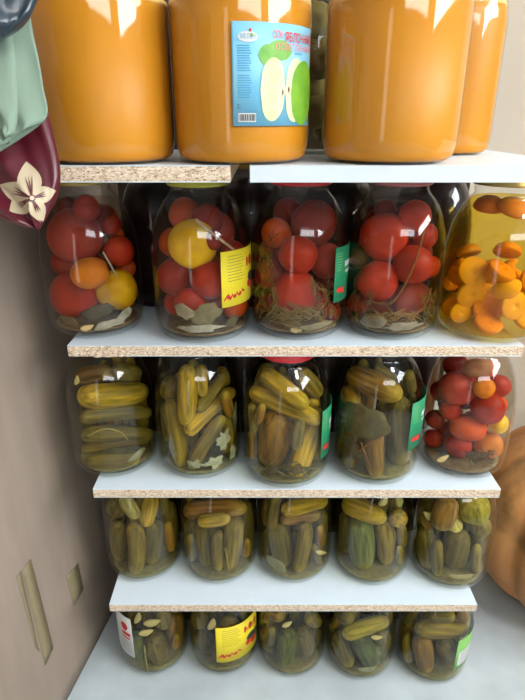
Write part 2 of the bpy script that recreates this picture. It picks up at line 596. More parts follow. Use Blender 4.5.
def add_cuke(j, x0, y0, x1, y1, rp, col=K_OL, taper=.3, noun='olive cucumber', name='pickled_cucumber', cat='cucumber'):
    k = j.zc/F*.98
    r = rp*k*1.12
    # the ends are shortened by the radius, which the rounded tips add back
    d = Vector((x1-x0, y1-y0)); L = d.length
    if L > 1:
        d /= L
        s = min(rp*.75, L*.45)
        x0, y0, x1, y1 = x0+d.x*s, y0+d.y*s, x1-d.x*s, y1-d.y*s
    a, b = fit(j, x0, y0, r*1.05), fit(j, x1, y1, r*1.05)
    for q in (a, b):
        if q.z < .055 and abs(b.z-a.z) > .02:
            q.z = max(.0125+r*.75, q.z-.012)
    a, b, r = settle(j, a, b, r)
    ax = b-a
    L = ax.length
    me = cuke_mesh(L, r, random.randrange(10**6), taper if L > r else 0)
    me.materials.append(CUKE)
    for p in me.polygons: p.use_smooth = True
    o = bpy.data.objects.new(name, me); COL.objects.link(o)
    o.location = Vector((j.x, j.y, j.z))+(a+b)/2
    if L > 1e-5:
        o.rotation_mode = 'QUATERNION'
        o.rotation_quaternion = Vector((0, 0, 1)).rotation_difference(ax.normalized())
    else:
        o.rotation_euler = (random.uniform(1.1, 1.7), random.uniform(-.4, .4), random.uniform(-.5, .5))
    v = random.uniform(.92, 1.08)
    o.color = srgb(*[min(255, x*v) for x in col])
    note(o, j, noun, (a+b)/2, cat)
    return o

def add_clove(j, px, py, rp, rot=0, col=(226, 214, 164), noun='garlic clove'):
    r = rp*j.zc/F
    a = fit(j, px, py, r*.7)
    a, _, _ = settle(j, a, a.copy(), r*.6)
    o = bpy.data.objects.new('garlic_clove', CLOVE); COL.objects.link(o)
    o.location = Vector((j.x, j.y, j.z))+a
    o.scale = (r*1.1, r*1.1, r*1.15)
    o.rotation_euler = (0, math.radians(rot), random.uniform(-.4, .4))
    o.color = srgb(*col)
    note(o, j, noun, a, 'garlic')
    return o

def add_half(j, px, py, rp, tiltx, tilty, col, noun):
    r = rp*j.zc/F
    a = fit(j, px, py, r*1.0)
    a, _, _ = settle(j, a, a.copy(), r*.8)
    o = bpy.data.objects.new('apricot_half', HALF); COL.objects.link(o)
    o.location = Vector((j.x, j.y, j.z))+a
    o.scale = (r, r, r)
    o.rotation_euler = (math.radians(tiltx), math.radians(tilty), random.uniform(0, .3))
    o.color = srgb(*col)
    note(o, j, noun, a, 'apricot')
    return o

def cyl(j, s_az, z, rad):
    """jar-local point at azimuth s_az (0 = towards -y) on a radius"""
    return Vector((rad*math.sin(s_az), -rad*math.cos(s_az), z))

def azz(j, px, py, rad):
    p = hit(j, px, py, rad)
    return math.atan2(p.x, -p.y), p.z

def add_leaf(j, px, py, w, h, col, rot=0, noun='bay leaf', ragged=.25, name='leaf', dep=.0042):
    """a leaf pressed flat against the inside of the glass"""
    k = j.zc/F
    az0, z0 = azz(j, px, py, j.R-dep)
    z0 = max(z0, .0125+h*k*.35)
    n, rings = 22, 4
    rnd = random.Random(int(px*7+py)); off = rnd.random()*40
    ca, sa = math.cos(math.radians(rot)), math.sin(math.radians(rot))
    v, f = [], []
    def P(u, t, lift):
        zz = max(z0+t, .0125)
        rr = min(j.R, rad_at(j.prof, zz))-dep-lift
        return cyl(j, az0+u/j.R, zz, rr)
    lay = []
    for side in (0, 1):
        base = len(v)
        v.append(P(0, 0, side*.0007+.0008))
        for q in range(1, rings+1):
            for i in range(n):
                a = 2*PI*i/n
                rag = 1+ragged*noise.noise(Vector((math.cos(a)*1.7+off, math.sin(a)*1.7, 0)))*1.6
                u, t = w*k/2*math.cos(a)*rag*q/rings, h*k/2*math.sin(a)*rag*q/rings
                lift = side*.0007+.0012*(.5+.5*noise.noise(Vector((u*90, t*90, off))))
                v.append(P(u*ca-t*sa, u*sa+t*ca, lift))
        for i in range(n):
            i2 = (i+1) % n
            f.append((base, base+1+i, base+1+i2))
            for q in range(rings-1):
                f.append((base+1+q*n+i, base+1+(q+1)*n+i, base+1+(q+1)*n+i2, base+1+q*n+i2))
        lay.append(base)
    o0, o1 = lay[0]+1+(rings-1)*n, lay[1]+1+(rings-1)*n
    for i in range(n):
        i2 = (i+1) % n
        f.append((o0+i, o1+i, o1+i2, o0+i2))
    me = recalc(pydata(name, v, f))
    o = link(name, me, HERB); o.location = (j.x, j.y, j.z)
    o.color = srgb(*col)
    note(o, j, noun, cyl(j, az0, z0, j.R), 'leaf')
    return o

def add_stalk(j, pts, rp, col, noun='herb stalk', name='herb_stalk', dep=.0035):
    k = j.zc/F
    P = []
    for px, py in pts:
        az, z = azz(j, px, py, j.R-dep-rp*k)
        z = max(z, .012+rp*k)
        rr = min(j.R, rad_at(j.prof, z))-dep-rp*k
        P.append(cyl(j, az, z, rr))
    v, f = tube(name, spline(P, 8), rp*k, 7, rp*k*.7)
    o = link(name, recalc(pydata(name, v, f)), HERB); o.location = (j.x, j.y, j.z)
    o.color = srgb(*col)
    note(o, j, noun, sum(P, Vector())/len(P), 'stalk')
    return o

def add_dill(j, px, py, w, h, col, n=34, noun='dill sprig', lie=False):
    """a sprig of dill: branching hair-thin stems gathered against the glass"""
    k = j.zc/F
    rnd = random.Random(int(px*3+py*5))
    V, Fc = [], []
    def P(x, y, lift):
        az, z = azz(j, x, y, j.R-.004)
        z = max(z, .0125)
        return cyl(j, az, z, min(rad_at(j.prof, z+.004), rad_at(j.prof, max(z-.005, 0)))-.0045-lift)
    for i in range(n):
        x, y = px+rnd.uniform(-.5, .5)*w, py+rnd.uniform(-.5, .5)*h
        ang = rnd.gauss(0, .5) if lie else rnd.gauss(PI/2, .5)
        L = rnd.uniform(.3, .75)*max(w, h)*.6
        bow = rnd.uniform(-.25, .25)*L
        pts = []
        l0 = rnd.uniform(0, .008)
        for q in range(5):
            t = q/4-.5
            dx, dy = math.cos(ang)*L*t, -math.sin(ang)*L*t
            b = bow*(1-4*t*t)
            pts.append(P(x+dx-math.sin(ang)*b, y+dy+math.cos(ang)*b, l0))
        v, f = tube('dill', pts, rnd.uniform(.0005, .0012), 4)
        o = len(V); V += v; Fc += [tuple(o+x for x in q) for q in f]
    me = recalc(pydata('dill_sprig', V, Fc))
    o = link('dill_sprig', me, HERB); o.location = (j.x, j.y, j.z); o.color = srgb(*col)
    az, z = azz(j, px, py, j.R-.004)
    note(o, j, noun, cyl(j, az, z, j.R), 'dill')
    return o

# paper labels --------------------------------------------------------
class Lab:
    """a paper label wrapped on the glass: s runs along the paper (metres from its edge), t up from its foot"""
    def __init__(self, j, az0, az1, z0, z1, m, name='paper_label'):
        self.j, self.az0, self.z0, self.R = j, az0, z0, j.R+.0006
        self.W, self.Hh = (az1-az0)*self.R, z1-z0
        self.o = self.part(name, [(0, self.W, lambda s: 0, lambda s: self.Hh)], m, 0, j.root, True)
    def pt(self, s, t, lift):
        return cyl(self.j, self.az0+s/self.R, self.z0+t, self.R+lift)
    def part(self, name, shapes, m, lift, parent=None, solid=False):
        v, f = [], []
        for s0, s1, lo, hi in shapes:
            n = max(2, int((s1-s0)/.0025)+1)
            b = len(v)
            for i in range(n+1):
                s = s0+(s1-s0)*i/n
                a, c = lo(s), hi(s)
                v.append(self.pt(s, a, lift)); v.append(self.pt(s, c, lift))
            for i in range(n):
                f.append((b+2*i, b+2*i+2, b+2*i+3, b+2*i+1))
        o = link(name, pydata(name, v, f), m, parent or self.o, smooth=True)
        if solid:
            md = o.modifiers.new('paper', 'SOLIDIFY'); md.thickness = .0002; md.offset = -1
        return o
    def rect(self, s0, s1, t0, t1):
        return (s0, s1, lambda s: t0, lambda s: t1)
    def ell(self, cs, ct, rs, rt, p=1.0):
        def h(s):
            q = max(0, 1-((s-cs)/rs)**2)
            return rt*q**(.5*p)
        return (cs-rs, cs+rs, lambda s: ct-h(s), lambda s: ct+h(s))
    def stroke(self, pts, w):
        """a pen stroke as rising or level runs"""
        out = []
        for (s0, t0), (s1, t1) in zip(pts, pts[1:]):
            if s1 < s0: s0, t0, s1, t1 = s1, t1, s0, t0
            if s1-s0 < w*.6:
                m_ = (s0+s1)/2
                out.append(self.rect(m_-w/2, m_+w/2, min(t0, t1), max(t0, t1)))
            else:
                out.append((s0, s1, lambda s, a=s0, b=s1, c=t0, d=t1: c+(d-c)*(s-a)/(b-a)-w/2, lambda s, a=s0, b=s1, c=t0, d=t1: c+(d-c)*(s-a)/(b-a)+w/2))
        return out
    def text(self, body, s, t, size, m, lift, name='lettering', slant=0.0, bold=0.0, width=None):
        cu = bpy.data.curves.new('t', 'FONT'); cu.body = body; cu.size = size; cu.offset = bold; cu.shear = slant
        to = bpy.data.objects.new('t', cu); COL.objects.link(to)
        dg = bpy.context.evaluated_depsgraph_get()
        me = bpy.data.meshes.new_from_object(to.evaluated_get(dg))
        bpy.data.objects.remove(to); bpy.data.curves.remove(cu)
        kx = 1 if width is None else width/max(v.co.x for v in me.vertices)
        for v in me.vertices:
            v.co = self.pt(s+v.co.x*kx, t+v.co.y, lift)
        me.materials.clear()
        return link(name, me, m, self.o, smooth=False)

P_YEL = plain('yellow_paper', srgb(236, 214, 40), 0.6, var=.04)
P_RED = plain('red_print', srgb(200, 40, 36), 0.6, var=.05)
P_GRY = plain('grey_print', srgb(150, 140, 60), 0.6, var=.05)
P_GRN = plain('green_paper', srgb(24, 128, 84), 0.6, var=.06)
P_DGR = plain('dark_print', srgb(44, 60, 44), 0.6, var=.1)
P_WHT = plain('white_paper', srgb(206, 207, 204), 0.6, var=.03)
P_LGN = plain('light_green_print', srgb(120, 176, 92), 0.6, var=.06)
P_INK = plain('black_ink', srgb(30, 30, 34), 0.6)
P_BLU = plain('blue_paper', srgb(104, 176, 210), 0.5, scale=14, col2=srgb(140, 194, 214))
P_BLT = plain('blue_print', srgb(70, 150, 190), 0.6, var=.05)
P_FLESH = plain('apple_flesh_print', srgb(200, 208, 172), 0.6, scale=40, col2=srgb(182, 198, 142))
P_SKIN = plain('apple_skin_print', srgb(120, 170, 44), 0.6, scale=40, col2=srgb(90, 148, 34))
P_LEAF = plain('apple_leaf_print', srgb(126, 176, 84), 0.6, scale=50, col2=srgb(98, 156, 62))
P_SEED = plain('seed_print', srgb(110, 70, 36), 0.6)
P_BLUSH = plain('pale_red_print', srgb(226, 120, 130), 0.6)

def label_span(j, x0, x1, y0, y1, extra=0.0):
    xm, ym = (x0+x1)/2, (y0+y1)/2
    a0, _ = azz(j, x0, ym, j.R)
    a1, _ = azz(j, x1, ym, j.R)
    _, z1 = azz(j, x0+2, y0, j.R)
    _, z0 = azz(j, x0+2, y1, j.R)
    return a0, a1+extra, z0, z1

def yellow_label(j, a0, a1, z0, z1):
    L = Lab(j, a0, a1, z0, z1, P_YEL)
    W, H = L.W, L.Hh
    rows = []
    for k in range(9):
        t = H*(.90-.055*k)
        w = W*(.30+.1*((k*7) % 5)/5)
        rows.append(L.rect(W*.12, W*.12+w, t, t+H*.012))
    L.part('small_print', rows, P_GRY, .0004)
    # red script word at the foot
    w = H*.042
    pts = [(.04, .13), (.12, .23), (.14, .14), (.17, .15), (.20, .22), (.235, .16), (.27, .17), (.30, .24), (.34, .18), (.40, .20), (.43, .26), (.50, .22)]
    L.part('red_lettering', L.stroke([(x*W, y*H) for x, y in pts], w)+[L.rect(.07*W, .2*W, .165*H, .19*H), L.ell(.255*W, .19*H, .03*W, .03*H), L.ell(.375*W, .21*H, .03*W, .035*H)], P_RED, .0004)
    # heading and vegetables picture towards the far edge
    pts = [(.58, .66), (.60, .82), (.65, .68), (.70, .84), (.72, .66)]
    L.part('red_heading', L.stroke([(x*W, y*H) for x, y in pts], w*1.3)+L.stroke([(x*W+.16*W, y*H) for x, y in pts], w*1.3), P_RED, .0004)
    L.part('vegetable_picture', [L.ell(.74*W, .44*H, .12*W, .10*H), L.ell(.9*W, .38*H, .1*W, .12*H)], P_DGR, .0004)
    L.part('tomato_picture', [L.ell(.82*W, .27*H, .09*W, .09*H), L.ell(.66*W, .32*H, .07*W, .07*H)], P_RED, .0006)
    return L

def green_label(j, a0, a1, z0, z1):
    L = Lab(j, a0, a1, z0, z1, P_GRN)
    W, H = L.W, L.Hh
    L.part('red_mark', [L.ell(W*.16, H*.22, W*.10, H*.05), L.ell(W*.3, H*.2, W*.08, H*.06)], P_RED, .0004)
    L.part('white_mark', [L.rect(W*.35, W*.8, H*.62, H*.72), L.rect(W*.4, W*.75, H*.5, H*.55)], P_WHT, .0004)
    rows = [L.rect(W*.06, W*.24, H*(.88-.05*k), H*(.88-.05*k)+H*.01) for k in range(7)]
    L.part('small_print', rows, P_LGN, .0004)
    return L

# ------------------------------------------------------------------ boards
def board(label, x0, x1, y0, y1, ztop, front='chip', rough_left=0.0):
    root = empty('shelf_board', ((x0+x1)/2, y0, ztop-TK), label, 'shelf')
    ox, oy, oz = root.location
    # raw chipboard core, crumbly along the front
    v, f = [], []
    nx, nz = int((x1-x0)/.004), 5
    rnd = random.Random(int(ztop*1000))
    lam = .0009
    for iz in range(nz+1):
        for ix in range(nx+1):
            x = x0+(x1-x0)*ix/nx; z = ztop-TK+lam+(TK-2*lam)*iz/nz
            amt = .0005
            if rough_left and x < x0+rough_left:
                amt = .0024
            jy = rnd.uniform(-amt, amt*.6) if 0 < ix < nx else 0
            jz = rnd.uniform(-amt, 0) if iz == 0 and rough_left and x < x0+rough_left else 0
            v.append((x-ox, y0+jy-oy+(.0006 if iz in (0, nz) else 0), z+jz-oz))
    for iz in range(nz):
        for ix in range(nx):
            a = iz*(nx+1)+ix
            f.append((a, a+1, a+nx+2, a+nx+1))
    b = len(v)
    for iz in (0, nz):
        for x in (x0, x1):
            v.append((x-ox, y1-oy, ztop-TK+lam+(TK-2*lam)*iz/nz-oz))
    bl, br, tl, tr = b, b+1, b+2, b+3
    f.append((bl, br, tr, tl)[::-1])
    f.append(tuple(range(0, nx+1))[::-1]+(bl, br))
    f.append(tuple(nz*(nx+1)+i for i in range(nx+1))+(tr, tl))
    f.append(tuple(i*(nx+1) for i in range(nz+1))+(tl, bl))
    f.append(tuple(i*(nx+1)+nx for i in range(nz+1))[::-1]+(br, tr))
    link('chipboard_core', recalc(pydata('chipboard_core', v, f)), CHIP, root, smooth=False)
    link('laminate_top', box_me('laminate_top', x0-ox, x1-ox, y0-oy, y1-oy, ztop-lam-oz, ztop-oz), WHITE, root, smooth=False)
    link('laminate_underside', box_me('laminate_underside', x0-ox, x1-ox, y0-oy+.0005, y1-oy, ztop-TK-oz, ztop-TK+lam-oz), WHITE, root, smooth=False)
    if front == 'white':
        link('edge_band', box_me('edge_band', x0-ox, x1-ox, y0-.002-oy, y0-.0008-oy, ztop-TK-oz, ztop-oz), BAND, root, smooth=False)
    return root

Y0 = .79
board('chipboard shelf with raw tan edge under two of the orange juice jars', -.335, -.036, .64, .98, HS1)
board('white-edged shelf under the juice jar standing beside the beige wall', -.014, .372, .642, .98, HS1, 'white')
board('widest white shelf with crumbling chipboard edge, carrying the tomato jars', -.303, .406, Y0, 1.17, HS2, rough_left=.085)
board('white shelf with speckled edge, carrying cucumber jars and one tomato jar', -.2956, .415, Y0, 1.17, HS3)
board('lowest and shortest white shelf, just above the jars on the floor', -.296, .4146, Y0, 1.17, HS4)

# ------------------------------------------------------------------ top shelf: juice
D1 = .708; H1 = .252
J = {}
J['a1'] = make_jar('', 'jar of orange juice behind the hanging bags, on the chipboard shelf', 101, D1, HS1, .0795, H1, GOLD, 'juice', .160, X=-.1842, sh=.162)
J['a2'] = make_jar('', 'jar of orange juice wearing the blue apple label', 241, D1, HS1, .0795, H1, GOLD, 'juice', .160, X=-.0244, sh=.162)
J['a3'] = make_jar('', 'unlabelled jar of orange juice at the front of the white-edged shelf', 395, D1, HS1, .0795, H1, GOLD, 'juice', .160, X=.1513, sh=.162)
J['a4'] = make_jar('', 'narrow jar of orange juice half hidden behind the unlabelled one by the beige wall', 446, .865, HS1, .06, .25, GOLD, 'juice', .185, neck=.038, X=.2705, sh=.165)
J['a5'] = make_jar('jar behind the blue apple label', 'jar of round green pickles seen between two orange juice jars', 318, .885, HS1, .0785, H1, GOLD, 'pickle', X=.077)
j = J['a5']
for px, py, r in ((318, 20, 15), (316, 40, 14), (319, 62, 15), (312, 85, 15), (326, 76, 12), (316, 112, 15), (328, 98, 12), (325, 130, 12)):
    add_tomato(j, px, py, r, (140, 132, 84), noun='green pickled tomato', name='green_tomato')

# apple-juice label
j = J['a2']
a0, _ = azz(j, 232, 75, j.R); 
_, z1 = azz(j, 233, 21, j.R); _, z0 = azz(j, 233, 126, j.R)
L = Lab(j, a0, a0+1.35, z0, z1, P_BLU)
W, H = L.W, L.Hh
L.part('white_banner', [L.ell(.0165, H*.86, .0105, .0048)], P_WHT, .0004)
L.text('МЕЛЕН', .0085, H*.842, .0062, P_BLT, .0006, 'banner_lettering', width=.0155)
L.part('banner_red_mark', [L.ell(.019, H*.92, .0016, .002)], P_RED, .0006)
L.part('banner_green_mark', [L.ell(.0205, H*.875, .0018, .0022)], P_SKIN, .0007)
rows = []
for k in range(22):
    if k == 11: continue
    t = H*(.775-.0235*k)
    rows.append(L.rect(.0055, .0055+.0125+.0022*((k*5) % 4)/3, t, t+.0009))
L.part('small_print', rows, P_BLT, .0004)
L.part('barcode_panel', [L.rect(.006, .0245, .004, .0125)], P_WHT, .0004)
rnd = random.Random(3); s = .0072; bars = []
while s < .0235:
    w = rnd.choice((.0003, .0005, .0009)); bars.append(L.rect(s, s+w, .005, .0115)); s += w+rnd.choice((.0004, .0007))
L.part('barcode', bars, P_INK, .0006)
L.part('certificate_mark', [L.rect(.0055, .0085, .0165, .0168), L.rect(.0055, .006, .0165, .021), L.rect(.0055, .0085, .0207, .021), L.rect(.007, .0085, .0185, .0188)], P_INK, .0004)
def ls(px): return (azz(j, px, 75, j.R)[0]-a0)*L.R
def lt(py): return azz(j, 265, py, j.R)[1]-z0
def span(x0, x1, y0, y1): return (ls(x0)+ls(x1))/2, (lt(y0)+lt(y1))/2, (ls(x1)-ls(x0))/2, (lt(y0)-lt(y1))/2
cs, ct, rs, rt = span(258, 276, 44, 66); lf = [L.ell(cs, ct, rs, rt, 1.3)]
cs, ct, rs, rt = span(266, 291, 39, 60); lf.append(L.ell(cs, ct, rs, rt, 1.2))
L.part('apple_leaf', lf, P_LEAF, .0004)
def apple(cs, ct, rs, rt):
    def h(s): return max(0, 1-((s-cs)/rs)**2)**.42
    return (cs-rs, cs+rs, lambda s: ct-rt*h(s)*(1-.12*((s-cs)/rs)), lambda s: ct+rt*h(s)*(1+.05*((s-cs)/rs)))
L.part('apple_half', [apple(*span(260, 284.5, 57, 121))], P_FLESH, .0008)
cs, ct, rs, rt = span(284.5, 303, 56, 122); 
L.part('apple_second_half', [apple(cs, ct, rs, rt)], P_FLESH, .0006)
cs, ct, rs, rt = span(290.5, 307, 58, 125)
L.part('apple_skin', [apple(cs+.004, ct, rs+.004, rt)], P_SKIN, .0010)
L.part('apple_seed', [L.ell(ls(282), lt(92), .0013, .004), L.ell(ls(288), lt(89), .0014, .0036)], P_SEED, .0012)
L.part('apple_stalk', L.stroke([(ls(286), lt(50)), (ls(284.5), lt(64)), (ls(285), lt(80))], .0008), P_SEED, .0011)
L.text('СОК', ls(272), lt(37), .0090, P_BLUSH, .0009, 'lettering', bold=.00015, width=ls(282.5)-ls(272))
L.text('ЯБЛОЧНЫЙ', ls(283.5), lt(40), .0115, P_RED, .0012, 'red_lettering', bold=.00015, width=.048)
L.text('ОСВЕТЛЕННЫЙ', ls(274.5), lt(49), .0084, P_BLUSH, .0012, 'pale_lettering', bold=.00005, width=.058)
L.part('blue_text_line', [L.rect(ls(293), ls(300), lt(52), lt(51))], P_BLT, .0012)

# ------------------------------------------------------------------ second shelf: tomatoes
D2 = .89; H2 = .2475; R2 = .0782
def jar2(key, phrase, label, X, lid, R=R2, kind='tomato', level=.212, neck=.0425):
    J[key] = make_jar(phrase, label, 0, DEP[key], HS2, R, H2, lid, kind, level, neck, X, Dref=D2); return J[key]
j = jar2('b1', 'tomato jar beside the cardboard', 'jar of red and yellow tomatoes at the cardboard end of the shelf', -.2813, GOLD)
add_stalk(j, [(103, 252), (110, 264), (117, 277)], 1.0, (196, 190, 170), 'pale thin stalk')
add_tomato(j, 75, 236, 26, C_PINK)
add_tomato(j, 117, 290, 21, C_YEL, noun='yellow tomato')
add_tomato(j, 90, 273, 21, C_YOR, 16, -12, noun='orange oval tomato')
add_tomato(j, 70, 295, 24, C_RED)
add_tomato(j, 108, 219, 19, C_RED)
add_tomato(j, 119, 251, 15, C_RED)
add_tomato(j, 56, 262, 17, C_RED)
add_tomato(j, 47, 236, 14, C_DRED)
add_tomato(j, 86, 203, 13, C_RED)
add_tomato(j, 62, 207, 14, C_DRED)
add_tomato(j, 131, 268, 10, C_ORG)
add_leaf(j, 98, 312, 34, 15, (84, 78, 52), 10, 'dark herb leaf')
add_leaf(j, 126, 314, 20, 11, (176, 182, 170), 20, 'pale herb leaf')
add_leaf(j, 68, 321, 22, 9, (110, 100, 70), -10, 'dark herb leaf')
add_clove(j, 87, 327, 6, 80)
add_leaf(j, 112, 324, 38, 9, (182, 186, 174), 8, 'pale torn leaf', .4)

j = jar2('b2', 'yellow-labelled tomato jar', 'tomato jar with yellow paper label and one big yellow tomato', -.100, LIME)
add_stalk(j, [(195, 221), (214, 234), (236, 251)], 1.7, (212, 190, 162), 'pale thick stalk')
add_tomato(j, 193, 244, 23.5, C_YEL, noun='yellow tomato')
add_tomato(j, 177, 277, 20, C_DRED)
add_tomato(j, 190, 303, 19, C_RED)
add_tomato(j, 209, 280, 18, C_RED)
add_tomato(j, 235, 231, 20, C_DRED)
add_tomato(j, 207, 212, 24, C_DRED)
add_tomato(j, 171, 214, 16, C_ORG)
add_tomato(j, 164, 243, 15, C_ORG)
add_tomato(j, 214, 240, 15, C_DRED)
add_tomato(j, 237, 305, 14, C_ORG)
add_tomato(j, 235, 275, 14, C_RED)
add_leaf(j, 205, 315, 34, 20, (132, 128, 96), 12, 'grey-green leaf')
add_leaf(j, 184, 312, 22, 14, (168, 164, 140), -12, 'pale grey leaf')
add_leaf(j, 232, 322, 20, 10, (96, 92, 60), 20, 'dark herb leaf')
add_leaf(j, 200, 329, 44, 8, (182, 186, 174), 0, 'pale torn leaf', .4)
a0, a1, z0, z1 = label_span(j, 221, 247, 252, 308, .45)
yellow_label(j, a0, a1, z0, z1)

j = jar2('b3', 'green-labelled tomato jar', 'tomato jar with dill and a narrow green label edge', .0603, REDLID)
add_tomato(j, 314, 223, 22, C_DRED)
add_tomato(j, 298, 255, 18.5, C_RED)
add_tomato(j, 327, 261, 17, C_PINK, 19, 0)
add_tomato(j, 295, 292, 22, C_RED)
add_tomato(j, 286, 206, 19, C_DRED)
add_tomato(j, 267, 233, 17, C_ORG)
add_tomato(j, 263, 274, 16, C_DRED)
add_tomato(j, 341, 226, 12, C_DRED)
add_tomato(j, 312, 196, 14, C_ORG)
add_dill(j, 264, 258, 16, 44, (128, 92, 44), 26)
add_dill(j, 266, 302, 24, 30, (150, 136, 58), 40)
add_dill(j, 326, 298, 28, 40, (140, 116, 62), 44)
add_dill(j, 294, 316, 62, 14, (150, 130, 76), 50, lie=True)
add_clove(j, 297, 329, 6, 85)
add_leaf(j, 318, 326, 34, 8, (150, 146, 118), 6, 'pale torn leaf', .4)
a0, a1, z0, z1 = label_span(j, 334.5, 344, 248, 302, .6)
green_label(j, a0, a1, z0, z1)

j = jar2('b4', 'tomato jar with curved stalk', 'tomato jar with a long curved brown stalk against the glass', .2158, PINK)
add_stalk(j, [(430, 225), (417, 257), (404, 286), (389, 304), (368, 301)], 1.1, (150, 104, 50), 'long curved stalk')
add_tomato(j, 384, 237, 23, C_RED)
add_tomato(j, 413, 265, 19.5, C_RED)
add_tomato(j, 378, 281, 20, C_RED)
add_tomato(j, 413, 299, 26, (150, 62, 44), 17, -18, noun='pinkish long tomato')
add_tomato(j, 415, 216, 15, C_RED)
add_tomato(j, 362, 220, 15, C_DRED)
add_tomato(j, 386, 203, 16, C_DRED)
add_tomato(j, 436, 267, 11, C_RED)
add_tomato(j, 357, 257, 12, (120, 84, 36), noun='olive tomato')
add_dill(j, 360, 306, 24, 28, (118, 96, 48), 36)
add_dill(j, 434, 309, 18, 30, (138, 120, 52), 36)
add_dill(j, 392, 318, 60, 12, (160, 126, 60), 40, lie=True)
add_leaf(j, 372, 322, 30, 12, (150, 148, 132), 6, 'grey leaf')
add_leaf(j, 404, 327, 40, 8, (160, 158, 140), 4, 'pale torn leaf', .4)

j = jar2('b5', 'yellow fruit jar', 'wide jar of apricot halves in yellow syrup under a gold lid', .3865, GOLD, .0862, 'fruit', .2175, .052)
Y1, Y2 = (226, 150, 30), (232, 178, 64)
for px, py, r, tx, ty, c in ((451, 282, 10, 90, 10, Y1), (474, 271, 15, 60, -10, Y2), (503, 269, 14, 20, 20, Y1), (472, 295, 15, 110, 30, Y2),
                             (451, 306, 10, 100, -20, Y1), (487, 307, 14, 65, 0, Y1), (506, 287, 14, -50, 20, Y2), (515, 306, 14, 80, 10, Y2),
                             (489, 322, 14, 25, 0, Y1), (469, 254, 12, 150, 0, (190, 130, 30)), (507, 253, 13, 150, 20, Y1),
                             (489, 207, 15, 190, 0, (196, 112, 24)), (513, 203, 15, 200, 10, (206, 130, 30)), (535, 280, 14, 70, 0, Y1), (530, 318, 14, 50, 0, Y2)):
    add_half(j, px, py, r, tx, ty, c, 'apricot half')

# ------------------------------------------------------------------ third shelf
D3 = .87; H3 = .252; R3 = .0772
def jar3(key, phrase, label, X, lid, kind='pickle', level=.214, H=.252):
    J[key] = make_jar(phrase, label, 0, DEP[key], HS3, R3, H, lid, kind, level, X=X, Dref=D3); return J[key]
j = jar3('c1', 'third-shelf jar beside the cardboard', 'cucumber jar with flat stacked cucumbers, on the third shelf by the cardboard', -.2715, WHITELID)
add_stalk(j, [(88, 436), (104, 429), (120, 432), (128, 440)], .8, (176, 158, 90), 'pale looped stalk')
add_cuke(j, 82, 396, 146, 391, 12, K_YE, noun='yellowish cucumber')
add_cuke(j, 82, 418, 154, 412, 8, K_DK)
add_cuke(j, 84, 436, 154, 428, 8, K_DK)
add_cuke(j, 81, 452, 150, 444, 7.5, K_OL)
add_cuke(j, 90, 465, 138, 458, 7, K_DK)
add_cuke(j, 78, 377, 112, 372, 10, K_BR)
add_cuke(j, 114, 370, 142, 373, 9, K_DK)
add_clove(j, 76, 380, 5, 20)
add_leaf(j, 138, 455, 22, 9, (150, 150, 130), 16, 'pale grey leaf')

j = jar3('c2', 'second jar on third shelf', 'jar of thin cucumbers with pale torn leaf scraps, second on third shelf', -.1148, GOLD)
add_leaf(j, 214, 462, 20, 14, (184, 188, 172), 0, 'pale leaf scrap', .5)
add_leaf(j, 224, 440, 18, 20, (178, 182, 166), 0, 'pale leaf scrap', .5)
add_leaf(j, 234, 452, 12, 18, (186, 190, 176), 0, 'pale leaf scrap', .5)
add_leaf(j, 172, 447, 10, 20, (160, 162, 150), 12, 'pale leaf scrap', .5)
add_leaf(j, 236, 418, 9, 24, (150, 152, 136), 0, 'pale leaf scrap', .5)
add_leaf(j, 195, 464, 16, 9, (170, 172, 156), 0, 'pale leaf scrap', .5)
add_cuke(j, 187, 368, 185, 422, 9, K_YE, noun='yellowish cucumber')
add_cuke(j, 188, 432, 234, 391, 8, K_YE, noun='yellowish cucumber')
add_cuke(j, 197, 410, 227, 374, 8, K_OL)
add_cuke(j, 171, 402, 182, 460, 9, K_OL)
add_cuke(j, 190, 466, 224, 416, 10, K_OL)
add_cuke(j, 166, 380, 163, 398, 11, K_DK)
add_cuke(j, 201, 366, 203, 396, 8, K_YE, noun='yellowish cucumber')
add_cuke(j, 163, 405, 162, 440, 8, K_DK)
add_cuke(j, 226, 366, 236, 386, 8, K_OL)

j = jar3('c3', 'red-lidded third-shelf jar', 'cucumber jar with red lid in the middle of the third shelf', .0436, REDLID, H=.2445)
add_cuke(j, 249, 391, 318, 420, 9.5, K_YE, noun='yellowish cucumber')
add_cuke(j, 264, 374, 305, 405, 9, K_YE, noun='yellowish cucumber')
add_cuke(j, 298, 373, 326, 394, 9, K_OL)
add_cuke(j, 262, 366, 248, 386, 7, K_OL)
add_cuke(j, 277, 414, 271, 476, 15.5, K_BR, noun='big brown cucumber')
add_cuke(j, 294, 467, 323, 412, 10.5, K_YE, .8, noun='bright yellowish cucumber')
add_cuke(j, 260, 412, 253, 458, 7, K_DK)
add_cuke(j, 306, 400, 320, 406, 8, K_YE, noun='yellowish cucumber')
add_cuke(j, 300, 420, 296, 450, 9, K_DK)
add_dill(j, 287, 472, 60, 8, (110, 100, 54), 36, lie=True)
a0, a1, z0, z1 = label_span(j, 321.5, 328, 411, 457, .6)
green_label(j, a0, a1, z0, z1)

